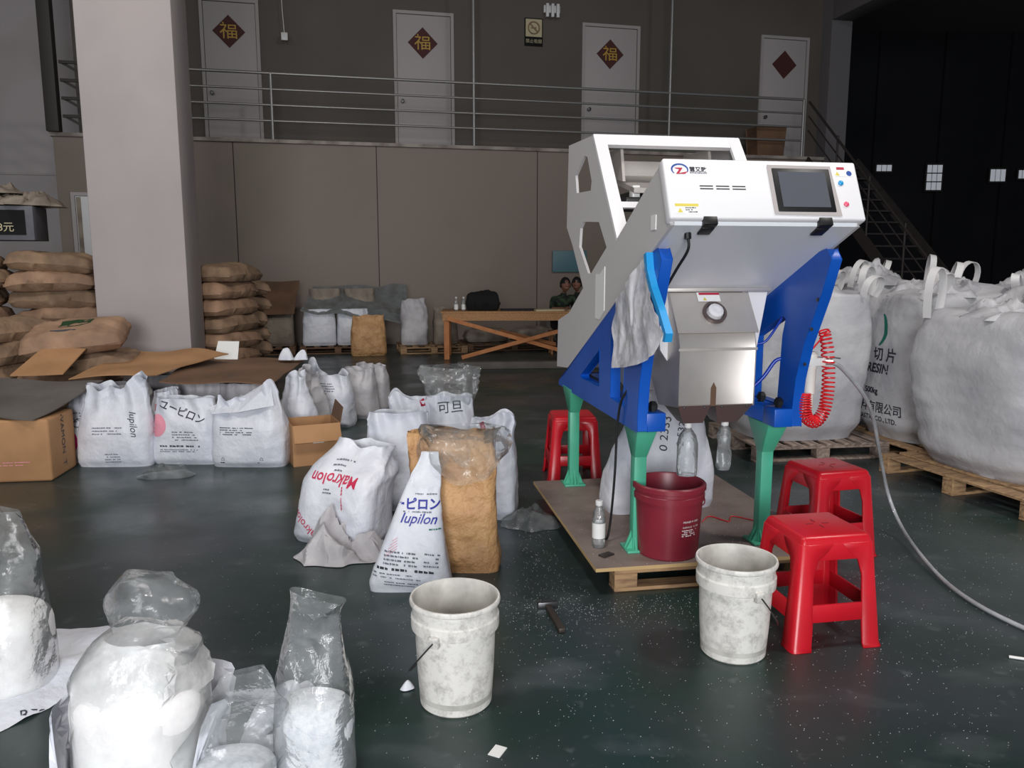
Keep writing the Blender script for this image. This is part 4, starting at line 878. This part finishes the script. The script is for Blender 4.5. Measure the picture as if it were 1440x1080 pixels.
# ------------------------------------------------------------------ foreground clear bags of pellets
def clear_bag(label, loc, rz, fw, fd, fh, rings, seed, m='powder', wr=.02, film_m='clear_film', dome=.04, tilt=0, dust=None):
    b = thing('clear_bag', label, 'bag', loc, rz)
    obj('pellet_fill', fill_mesh(fw, fd, fh, seed, dome), m, b)
    obj('liner', liner_mesh([(0, fw*.94, fd*.94, 0, 0), (fh*.12, fw*1.01, fd*1.01, 0, 0), (fh*.7, fw*1.0, fd*1.0, 0, 0)] + rings, seed, wr=wr, tilt=tilt), film_m, b)
    if dust: obj('dusted_film', liner_mesh(dust, seed, wr=wr), 'dusty_film', b)
    return b
bg = clear_bag('big clear bag of white powder with a ballooning open mouth', (-1.03, 2.04, 0), 0, .36, .32, .37, [(.39,.32,.27,.0,.0),(.46,.28,.22,.02,.0),(.51,.19,.14,.035,.0),(.56,.23,.17,.045,0),(.61,.25,.18,.045,.01),(.655,.15,.12,.03,.02),(.66,.09,.07,.03,.03)], 3, wr=.03, dome=.05,
               dust=[(.27,.31,.27,0,0),(.35,.335,.285,0,0),(.45,.275,.215,.02,0),(.50,.19,.14,.035,0)])
cl = liner_mesh([(.0,.40,.35,-.02,.01),(.10,.41,.37,-.02,.02),(.20,.40,.38,-.01,.03),(.30,.42,.41,.0,.03)], 12, wr=.035)
for v_ in cl.vertices: v_.co.z *= lerp(.2, 1, sst(-.04, .12, v_.co.y + .7*abs(v_.co.x)))
obj('outer_sack', cl, 'woven_white', bg)
clear_bag('tall clear bag of white pellets with an upright pinched mouth', (-.575, 2.13, 0), -4, .225, .2, .24, [(.32,.215,.16,.0,.0),(.40,.195,.10,.0,.0),(.48,.17,.05,.01,.0),(.53,.16,.05,.015,.0),(.565,.165,.06,.02,.0)], 5, 'pellets', wr=.016, dome=.03, tilt=-.22)
clear_bag('low slack clear bag of pellets between two taller clear bags', (-.775, 1.99, 0), 10, .24, .2, .13, [(.20,.24,.17,.0,.0),(.28,.21,.12,.02,.02),(.35,.17,.06,.03,.04),(.40,.13,.05,.04,.05)], 7, 'pellets', wr=.04, tilt=.2)
clear_bag('clear bag of white powder standing beside the flattened white sack', (-1.80, 2.63, 0), 0, .32, .28, .29, [(.33,.30,.25,.0,.0),(.42,.27,.18,.0,.0),(.55,.30,.10,-.02,.0),(.67,.28,.05,-.06,.0)], 9, wr=.024, tilt=-.1)
def flat_sack(outline, seed, h=.05):
    ctr = V((sum(p[0] for p in outline)/len(outline), sum(p[1] for p in outline)/len(outline), 0)); k = len(outline)*6; vs = []
    for r_ in range(12):
        for j in range(k):
            i = j//6; f = (j % 6)/6; e = V((*outline[i], 0)).lerp(V((*outline[(i+1) % len(outline)], 0)), f); p = ctr.lerp(e, r_/11) - ctr
            q = NV((p.x*5, p.y*5, 0), seed)
            vs.append((p.x, p.y, max(.002, h*(1-(r_/11)**3)*(.6+.6*q.z) + .012*noise.noise(V((p.x*14, p.y*9, seed))) + .006)))
    return MB().add(vs, grid_faces(12, k, True)).mesh('flat_sack', smooth=70), ctr
me, ct_ = flat_sack([(-1.98,2.40),(-1.66,2.36),(-1.58,2.50),(-1.46,2.80),(-1.50,3.10),(-1.72,3.10),(-1.95,3.08),(-1.95,2.8)], 5, .06)
o = obj('flattened_sack', me, 'woven_white'); o.location = ct_; tag(o, 'flattened empty white sack lying on the floor by the clear bags', 'sack')
write(o, 'RESIN', .14, -.30, .05, 'ink', face='top', rot=38, sub=.02)
me, ct_ = flat_sack([(-.86,2.28),(-.70,2.24),(-.64,2.36),(-.70,2.62),(-.80,2.60),(-.86,2.44)], 8, .20)
o = obj('crumpled_sack', me, 'woven_white'); o.location = ct_; tag(o, 'creased white sack end standing up behind the low clear bag', 'sack')

# ------------------------------------------------------------------ bulk bags
def fibc_mesh(w, d, h, seed, top=.1, wr=.03):
    N, M = 46, 96; vs = []
    for i in range(N):
        t = i/(N-1)
        if t < .82:
            u = t/.82; z = h*u; b = (.88+.12*sst(0,.12,u))*(1+.035*sin(pi*u)) * lerp(1, .95, sst(.75,1,u)); p = lerp(3.4, 5.6, sst(.05, .6, u))
        else:
            u = (t-.82)/.18; z = h + top*(u*.8 + .2*sin(pi*u)); b = .93*(1-u*.97); p = lerp(5.6, 2.4, u)
        for j in range(M):
            a = 2*pi*j/M; c, s = cos(a), sin(a); x = w/2*b*math.copysign(abs(c)**(2/p), c); y = d/2*b*math.copysign(abs(s)**(2/p), s)
            g = 1 + 1.6*sst(.75, .85, t)
            q = NV((x*2.2, y*2.2, z*2.6), seed)*wr*g + NV((x*5, y*5, z*12), seed+2)*wr*.35*g + NV((x*2, y*2, z*26), seed+6)*wr*.16*sst(.4,.7,t)
            e = min(1, t*9)
            vs.append((x+q.x*e, y+q.y*e, max(0, z+q.z*e*(.4+1.4*sst(.8,.9,t))) if i else 0))
    k = len(vs); vs.append((0,0,0)); 
    return MB().add(vs, grid_faces(N, M, True) + [(k, (j+1) % M, j) for j in range(M)]).mesh('bulk_bag', smooth=70)
def loop_band(m, base, up, ang, w=.055, spread=.16, droop=(0,0)):
    pts = []
    for k in range(15):
        u = k/14*2-1; pts.append((base[0] + cos(ang)*spread/2*sin(u*pi*.72)*1.1 + droop[0]*(1-u*u), base[1] + sin(ang)*spread/2*sin(u*pi*.72)*1.1 + droop[1]*(1-u*u), base[2] + up*(1-u*u)))
    m.ribbon(pts, w, .006, (-sin(ang), cos(ang), .2))
    return m
def fibc(label, loc, rz, w, d, h, seed, loops, m='fibc_white', wr=.03):
    b = thing('bulk_bag', label, 'bulk bag', loc, rz)
    bd = obj('bag_body', fibc_mesh(w, d, h, seed, wr=wr), m, b)
    for (x, y, up, ang, dr, sp) in loops: loop_band(MB(), (x, y, h-.03), up*1.25, R(ang), droop=dr, spread=sp).build('lifting_loop', 'fibc_strap', b, smooth=50)
    MB().tube(catmull([(.02,0,h+.07),(.03,.0,h+.12),(-.02,-.02,h+.15),(-.06,-.03,h+.11)], 5), .06, 10).build('tied_spout', 'fibc_white', b, smooth=60)
    obj('gathered_top', crumple_mesh(w*.85, d*.85, .20, seed+3, 40, .9), 'fibc_white', b, loc=(0, 0, h-.02))
    return b, bd
pallet('wooden_pallet', 'wide slatted pallet under the plain bulk bag behind the sorting machine', (2.34, 6.42, 0), 8, 1.10, .95, .13, 8, 'pallet_grey', .09)
f1, b1 = fibc('plain white bulk bag on the slatted pallet behind the sorting machine', (2.30, 6.45, .131), 8, .98, .86, 1.15, 4, ((-.4,-.36,.16,70,(0,0),.16),(.42,-.36,.13,30,(.03,-.05),.2),(.42,.36,.2,60,(.10,0),.16),(-.4,.36,.14,40,(0,0),.16)))
lay(b1, MB().box(-.002,.002,-.03,.03,0,.001).mesh('mark'), -.2, .5, 'ink', rot=-12, name='printed_mark')
pallet('wooden_pallet', 'wooden pallet under the bulk bag with dark printed characters', (3.38, 6.30, 0), 12.5, .96, .92, .13, 6, 'pallet_wood')
f2, b2 = fibc('white bulk bag with dark printed characters between two plain bulk bags', (3.39, 6.31, .131), 12.5, .92, .84, 1.14, 9, ((-.38,-.36,.16,20,(.08,-.06),.2),(.40,-.36,.15,40,(-.12,-.08),.2),(.40,.36,.22,60,(.1,0),.16),(-.38,.36,.2,30,(0,0),.2)))
write(b2, '切 片', .04, .66, .115, 'ink', face='left', sub=.04, bold=.002); write(b2, 'RESIN', -.03, .55, .10, 'ink', face='left', sub=.04, bold=.003); write(b2, '500kg', -.08, .37, .065, 'ink', face='left', sub=.03, bold=.002)
write(b2, '料有限公司', .02, .235, .095, 'ink', face='left', sub=.03, bold=.001); write(b2, 'PLASTIC CO., LTD.', -.02, .15, .055, 'ink', face='left', sub=.03, bold=.001)
arc = MB(); pts = []
for k in range(17):
    a = R(-55+110*k/16); wd = .006+.014*sin(pi*k/16)
    for r_ in (.15-wd, .15+wd): pts.append((r_*cos(a), r_*sin(a), 0))
arc.add(pts, [(2*k,2*k+1,2*k+3,2*k+2) for k in range(16)]); lay(b2, arc.mesh('arc'), -.12, .86, 'ink_green', face='left', name='printed_arc', sub=.05)
pallet('wooden_pallet', 'wooden pallet with round edged blocks under the dusty big bulk bag', (3.42, 5.20, 0), 16, 1.15, 1.25, .13, 7, 'pallet_wood', .12)
f3, b3 = fibc('dusty grey white bulk bag on the pallet nearest to the clear hose', (3.48, 5.28, .131), 16, 1.06, 1.06, 1.03, 15, ((-.42,-.42,.10,30,(.1,-.02),.2),(.42,-.42,.14,60,(0,0),.2),(.42,.42,.2,60,(.1,0),.16),(-.42,.42,.28,20,(.02,0),.18)), wr=.04)
lay(b3, MB().box(-.002,.002,-.022,.022,0,.001).mesh('mark'), -.22, .42, 'ink', rot=-14, name='printed_mark')
f4, b4 = fibc('white bulk bag with tall upright loops behind the dusty bulk bag', (4.55, 6.85, 0), 10, 1.0, .95, 1.28, 21, ((-.42,-.38,.30,20,(0,0),.2),(.40,-.38,.2,30,(.05,0),.2),(.4,.38,.2,60,(.1,0),.2),(-.42,.38,.22,10,(.05,0),.2)))
f5, b5 = fibc('white bulk bag standing behind the printed bulk bag', (3.55, 7.95, 0), 12, .95, .9, 1.32, 25, ((-.40,-.36,.2,30,(.08,0),.2),(.40,-.36,.24,60,(.03,0),.2),(.4,.36,.2,60,(.1,0),.2),(-.4,.36,.14,10,(.05,0),.2)))
f6, b6 = fibc('white bulk bag behind the plain bulk bag near the dark stairs', (2.55, 7.75, 0), 10, .9, .85, 1.2, 28, ((-.38,-.36,.15,30,(.08,0),.2),(.38,-.36,.22,30,(.10,0),.2)))
# ------------------------------------------------------------------ table at the back with two people
tb = thing('work_table', 'long timber table with crossed braces standing before the back wall', 'table', (-1.08, 12.5, 0), 2)
MB().box(-.05, 2.45, -.02, .75, .735, .765).build('table_top', 'table_wood', tb, bevel=.004)
MB().box(-.02, 2.42, -.015, .02, .62, .735).build('apron', 'table_wood', tb); MB().box(-.02, 2.42, .71, .74, .62, .735).build('apron', 'table_wood', tb)
for x in (.0, 2.32):
    for y in (.0, .65): MB().box(x, x+.085, y, y+.085, 0, .735).build('leg', 'orange_wood', tb, bevel=.004)
MB().bar((.05,-.02,.66),(2.15,-.02,.06), .03, .06).build('brace', 'orange_wood', tb); MB().bar((.28,-.05,.04),(2.36,-.05,.60), .03, .06).build('brace', 'orange_wood', tb)
MB().bar((.9,.70,.40),(2.30,.70,.06), .03, .06).build('brace', 'orange_wood', tb)
tag(put(MB().box(-2.2,2.2,-.08,.08,0,.10).build('floor_beam', 'cardboard_grey', bevel=.01), (1.4, 11.55, 0), 4), 'long grey beam lying on the floor before the timber table', 'beam')
bgm = pillow_mesh(.56,.36,.30,33,wr=.03)
tag(put(obj('black_bag', bgm, 'black_fabric'), (-.47,12.82,.765), 0), 'soft black bag lying on the timber table', 'bag')
for i, x in enumerate((-.90, -.78)): bottle('water_bottle', [(.03,0),(.034,.006),(.034,.15),(.028,.18),(.014,.20),(.013,.215)], 'bottle_film', (x,12.75,.765), ('empty water bottle at the table end', 'empty water bottle touching the black bag')[i], sleeve=(.035,.02,.10))
for i, (x, y, m_, lab) in enumerate(((.1,12.8,'dark_cloth','dark flat papers on the timber table beside the black bag'),(.62,12.75,'paper','open pale papers on the table before the seated people'))):
    tag(put(MB().box(-.28,.28,-.15,.15,0,.025).build('papers', m_, bevel=.005), (x,y,.765), 5+8*i), lab, 'papers')
tag(put(MB().box(-.35,.35,-.02,.02,0,.42).build('notice_board', 'cyan_board', bevel=.01), W(1.15,-.04,1.35), WY), 'pale cyan board hung on the back wall above the seated people', 'board')

def person(label, loc, rz, shirt, lean=.16, seed=1):
    # seated body grown on a joint skeleton, then fused into one surface with the head; local front is -y
    J = {'pel':(0,0,.50,.15,.11),'wai':(0,-.02,.66,.13,.10),'che':(0,-lean*.55,.86,.16,.115),'nek':(0,-lean*.85,1.0,.055,.055),'hd':(0,-lean*1.05,1.06,.05,.05),
         'ls':(.17,-lean*.75,.95,.058,.058),'le':(.24,-lean-.14,.78,.042,.042),'lw':(.10,-lean-.36,.795,.028,.028),'rs':(-.17,-lean*.75,.95,.058,.058),'re':(-.25,-lean-.12,.78,.042,.042),'rw':(-.12,-lean-.36,.795,.028,.028),
         'lh':(.09,-.02,.48,.09,.085),'lk':(.12,-.42,.47,.062,.062),'la':(.12,-.40,.09,.04,.04),'lf':(.12,-.52,.04,.035,.03),'rh':(-.09,-.02,.48,.09,.085),'rk':(-.12,-.42,.47,.062,.062),'ra':(-.12,-.40,.09,.04,.04),'rf':(-.12,-.52,.04,.035,.03)}
    for sd, k in ((1,'l'),(-1,'r')):
        wx_, wy_, wz_ = J[k+'w'][:3]
        J[k+'p'] = (wx_-sd*.03, wy_-.06, wz_, .03, .02)
        for q in range(4): J[k+'g%d' % q] = (wx_-sd*(.055-.018*q)+sd*.0, wy_-.12-.01*(q in (1,2)), wz_-.002, .009, .009); J[k+'n%d' % q] = (wx_-sd*(.055-.018*q), wy_-.155-.012*(q in (1,2)), wz_-.014, .008, .008)
        J[k+'t'] = (wx_-sd*.075, wy_-.07, wz_-.004, .010, .010)
    names = list(J); E_ = [('pel','wai'),('wai','che'),('che','nek'),('nek','hd'),('che','ls'),('ls','le'),('le','lw'),('che','rs'),('rs','re'),('re','rw'),('pel','lh'),('lh','lk'),('lk','la'),('la','lf'),('pel','rh'),('rh','rk'),('rk','ra'),('ra','rf')]
    for k in 'lr': E_ += [(k+'w', k+'p'), (k+'p', k+'t')] + [x for q in range(4) for x in ((k+'p', k+'g%d' % q), (k+'g%d' % q, k+'n%d' % q))]
    me = bpy.data.meshes.new('person'); me.from_pydata([J[n][:3] for n in names], [(names.index(a), names.index(b)) for a, b in E_], [])
    o = bpy.data.objects.new('tmp', me); C.objects.link(o); sk_ = o.modifiers.new('s', 'SKIN'); sv = me.skin_vertices[0].data
    for i, n in enumerate(names): sv[i].radius = J[n][3:5]; sv[i].use_root = (n == 'pel')
    o.modifiers.new('d', 'SUBSURF').levels = 1
    b1_ = bpy.data.meshes.new_from_object(o.evaluated_get(bpy.context.evaluated_depsgraph_get())); bpy.data.objects.remove(o)
    hc = V((0, -lean*1.12-.03, 1.17)); hd = MB(); n, m = 18, 24; vs = []
    for i in range(n):
        th = pi*i/(n-1)
        for j in range(m):
            ph = 2*pi*j/m; x, y, z = sin(th)*cos(ph), sin(th)*sin(ph), cos(th)
            r_ = V((x*.078, y*.098, z*.118)); 
            if z < 0: r_.x *= 1-.28*z*z; r_.y *= 1-.12*z*z
            if y < -.8 and abs(z) < .35: r_.y += .010*math.exp(-((abs(x)-.38)/.16)**2 - ((z-.05)/.12)**2)      # eye hollows
            vs.append(hc + r_)
    hd.add(vs, grid_faces(n, m, True)); 
    hd.lathe([(0,-.01),(.014,-.01),(.018,.0),(.010,.03),(0,.05)], 10, Matrix.Translation(hc + V((0,-.100,-.018))))          # nose
    hd.box(-.026,.026,-.012,.006,-.005,.004, Matrix.Translation(hc + V((0,-.088,-.058))))                                     # mouth
    for s in (-1,1): hd.lathe([(0,-.03),(.012,-.025),(.016,.0),(.014,.025),(0,.032)], 8, Matrix.Translation(hc + V((s*.078,.005,0))))
    hm = hd.mesh('head'); bm = bmesh.new(); bm.from_mesh(b1_); bm.from_mesh(hm); me2 = bpy.data.meshes.new('person'); bm.to_mesh(me2); bm.free()
    o = bpy.data.objects.new('tmp', me2); C.objects.link(o); r_ = o.modifiers.new('r', 'REMESH'); r_.mode = 'VOXEL'; r_.voxel_size = .010
    sm_ = o.modifiers.new('s', 'SMOOTH'); sm_.iterations = 2
    fin = bpy.data.meshes.new_from_object(o.evaluated_get(bpy.context.evaluated_depsgraph_get())); bpy.data.objects.remove(o); fin.name = 'person'; fin.materials.clear()
    for q in (shirt, 'skin', 'dark_cloth'): fin.materials.append(MATS[q])
    for p in fin.polygons:
        c = p.center; p.use_smooth = True
        arm = c.y < -lean-.17 and c.z > .70
        p.material_index = 1 if (c.z > 1.03 or arm) else (2 if c.z < .56 else 0)
    po = tag(obj('person', fin), label, 'person'); put(po, loc, rz)
    hv = []; n, m = 14, 24
    for i in range(n):
        th = pi*.62*i/(n-1)
        for j in range(m):
            ph = 2*pi*j/m; x, y, z = sin(th)*cos(ph), sin(th)*sin(ph), cos(th)
            q = V((x*.090, y*.108+.012, z*.128)) * (1+.05*noise.noise(V((x*6,y*6,z*6+seed))))
            if y < -.45 and z < .22: q *= .84
            hv.append(hc + q)
    MB().add(hv, grid_faces(n, m, True)).build('hair', 'hair', po, smooth=80)
    return po
person('person with dark hair and bare forearms bent over the papers at the table', (.80, 13.40, 0), 12, 'camo', .30, 1)
person('person with dark hair in dark patterned shirt sitting close behind the machine side', (1.18, 13.86, 0), -14, 'camo', .27, 4)
for i, (x, y, rz) in enumerate(((.78,13.46,8),(1.18,13.90,-14))):
    sx = thing('low_stool', ('wooden stool under the person bent over papers', 'wooden stool under the person near the machine side')[i], 'stool', (x, y, 0), rz)
    MB().box(-.15,.15,-.13,.13,.365,.395).build('seat', 'table_wood', sx, bevel=.005)
    for a in (-.12,.12):
        for b_ in (-.10,.10): MB().box(a-.018,a+.018,b_-.018,b_+.018,0,.365).build('leg', 'table_wood', sx)

# ------------------------------------------------------------------ pallets and sacks along the back wall
def backrow():
    pallet('wooden_pallet', 'low dark pallet under the two white sacks at the back wall', W(-3.35,-1.05,0), WY, 1.25, .9, .13, 6, 'cardboard_dark')
    for i, x in enumerate((-3.65, -3.08)): sack('white sack half under the smoky plastic sheet, %s the tan kraft sack' % ('away from', 'next to')[i], W(x,-1.2,.131), WY, group='white sacks under the plastic sheet', w=.54, d=.34, h=.62, seed=200+i, fill=.95, topw=.95, top_d=.26, ragged=.0)
    for i, x in enumerate((-3.55, -2.95)): sack('dull sack carrying the smoky plastic sheet, %s the leaning cardboard' % ('next to', 'away from')[i], W(x,-.78,.131), WY, 'grey_bag', group='sacks carrying the plastic sheet', w=.56, d=.34, h=.95, seed=204+i, fill=.97, topw=.97, top_d=.3, ragged=.0)
    a = lambda s, n, z: W(s, n, z)
    sheet('plastic_sheet', [a(-3.95,-1.42,.72), a(-2.15,-1.42,.50), a(-2.1,-.55,1.14), a(-3.75,-.55,1.14)], 'smoky_film', 'smoky clear plastic sheet draped over the sacks at the back wall', .003, 8, .10, 'plastic sheet')
    pallet('wooden_pallet', 'pallet under the dull sacks beneath the leaning brown cardboard', W(-4.65,-1.05,0), WY, 1.2, .9, .13, 6, 'cardboard_dark')
    for i, x in enumerate((-4.95,-4.35)): sack('dull tan sack under the leaning brown cardboard, %s the plastic sheet' % ('away from', 'next to')[i], W(x,-1.15,.131), WY, 'grey_bag', group='dull sacks under the cardboard', w=.54, d=.34, h=.60, seed=210+i, fill=.95, topw=.95, top_d=.26)
    sheet('cardboard_sheet', [a(-5.25,-1.40,.70), a(-4.05,-1.40,.68), a(-3.98,-.6,1.22), a(-5.2,-.6,1.2)], 'cardboard_dark', 'brown cardboard sheet leaning on dull sacks at the back wall', .01, 9, .02)
    sack('tan kraft sack standing on the floor before the back pallets', W(-2.85,-1.75,0), WY, 'kraft', name='paper_sack', w=.56, d=.36, h=.66, seed=220, fill=.9, topw=.92, top_d=.2, wr=.012)
    pallet('wooden_pallet', 'light pallet under the grey sack near the timber table', W(-1.75,-1.35,0), WY, 1.15, .9, .13, 6, 'pallet_wood')
    sack('grey white crinkled sack standing upright on the light pallet', W(-2.05,-1.4,.131), WY, 'woven_dull', w=.46, d=.34, h=.78, seed=224, fill=.9, topw=.9, top_d=.14, wr=.02)
    sack('dark printed sack standing beside the grey sack on the light pallet', W(-1.5,-1.35,.131), WY, 'grey_bag', w=.42, d=.34, h=.62, seed=226, fill=.85, topw=.9, top_d=.12, wr=.02)
    for i, (s, n) in enumerate(((-.75,-1.2),(.15,-1.1))): tag(put(obj('paper_sack', pillow_mesh(.8,.5,.24,230+i), 'grey_bag'), W(s,n,.135), WY+10*i), ('dull sack lying under the timber table near its leg','dull sack lying under the timber table below the papers')[i], 'sack')
    pallet('wooden_pallet', 'pallet on the floor under the timber table', W(-.3,-1.15,0), WY, 1.7, .9, .13, 6, 'cardboard_dark')
    sheet('cardboard_sheet', [a(.6,-.5,.02), a(2.4,-.5,.02), a(2.4,-.25,.62), a(.6,-.25,.62)], 'cardboard_grey', 'dark board leaning on the wall behind the timber table', .01, 12, .01)
backrow()

# ------------------------------------------------------------------ spilled pellets on the floor
rp = random.Random(4); pel = MB(); k0 = 0
pv, pf = [], []
def pellet(x, y, r_, z=0):
    k = len(pv); a = rp.uniform(0, 3)
    for q in range(3): pv.append((x+r_*cos(a+q*2.1), y+r_*sin(a+q*2.1), z+.0006))
    pv.append((x+r_*.1, y, z+r_*1.3)); pf.extend([(k,k+1,k+3),(k+1,k+2,k+3),(k+2,k,k+3)])
for (cx, cy, sx, sy, n) in ((.5,3.30,.35,.10,900),(.15,3.7,.10,.45,500),(1.5,3.3,.45,.5,900),(1.3,2.6,.6,.4,500),(2.1,4.2,.6,.7,700),(.1,2.9,.35,.4,350),(-.3,2.6,.5,.5,260),(-1.0,3.0,.6,.6,300),(.6,2.2,.8,.3,400),(-.3,3.2,.4,.3,200),(1.9,5.2,.8,.6,300),(.2,4.6,.15,.3,150)):
    for _ in range(int(n*.7)):
        x, y = rp.gauss(cx, sx), rp.gauss(cy, sy)
        l = SM.inverted() @ V((x, y, 0))
        if -.24 < l.x < .98 and -.245 < l.y < 1.25: continue
        pellet(x, y, rp.uniform(.0011, .0026))
ps = MB(); ps.v = pv; ps.f = pf
o = ps.build('spilled_pellets', 'pellets', weld=False); tag(o, 'white plastic pellets spilled over the green floor', 'pellets', kind='stuff')
pv, pf = [], []
for _ in range(420):
    x, y = rp.uniform(-.2, .95), rp.gauss(.2, .5)
    if -.22 < y < 1.22: q = SW(x, y, 0); pellet(q.x, q.y, rp.uniform(.0014,.0028), PZ)
ps = MB(); ps.v = pv; ps.f = pf
o = ps.build('spilled_pellets', 'pellets', weld=False); tag(o, 'white plastic pellets spilled over the plywood sheet', 'pellets', kind='stuff')
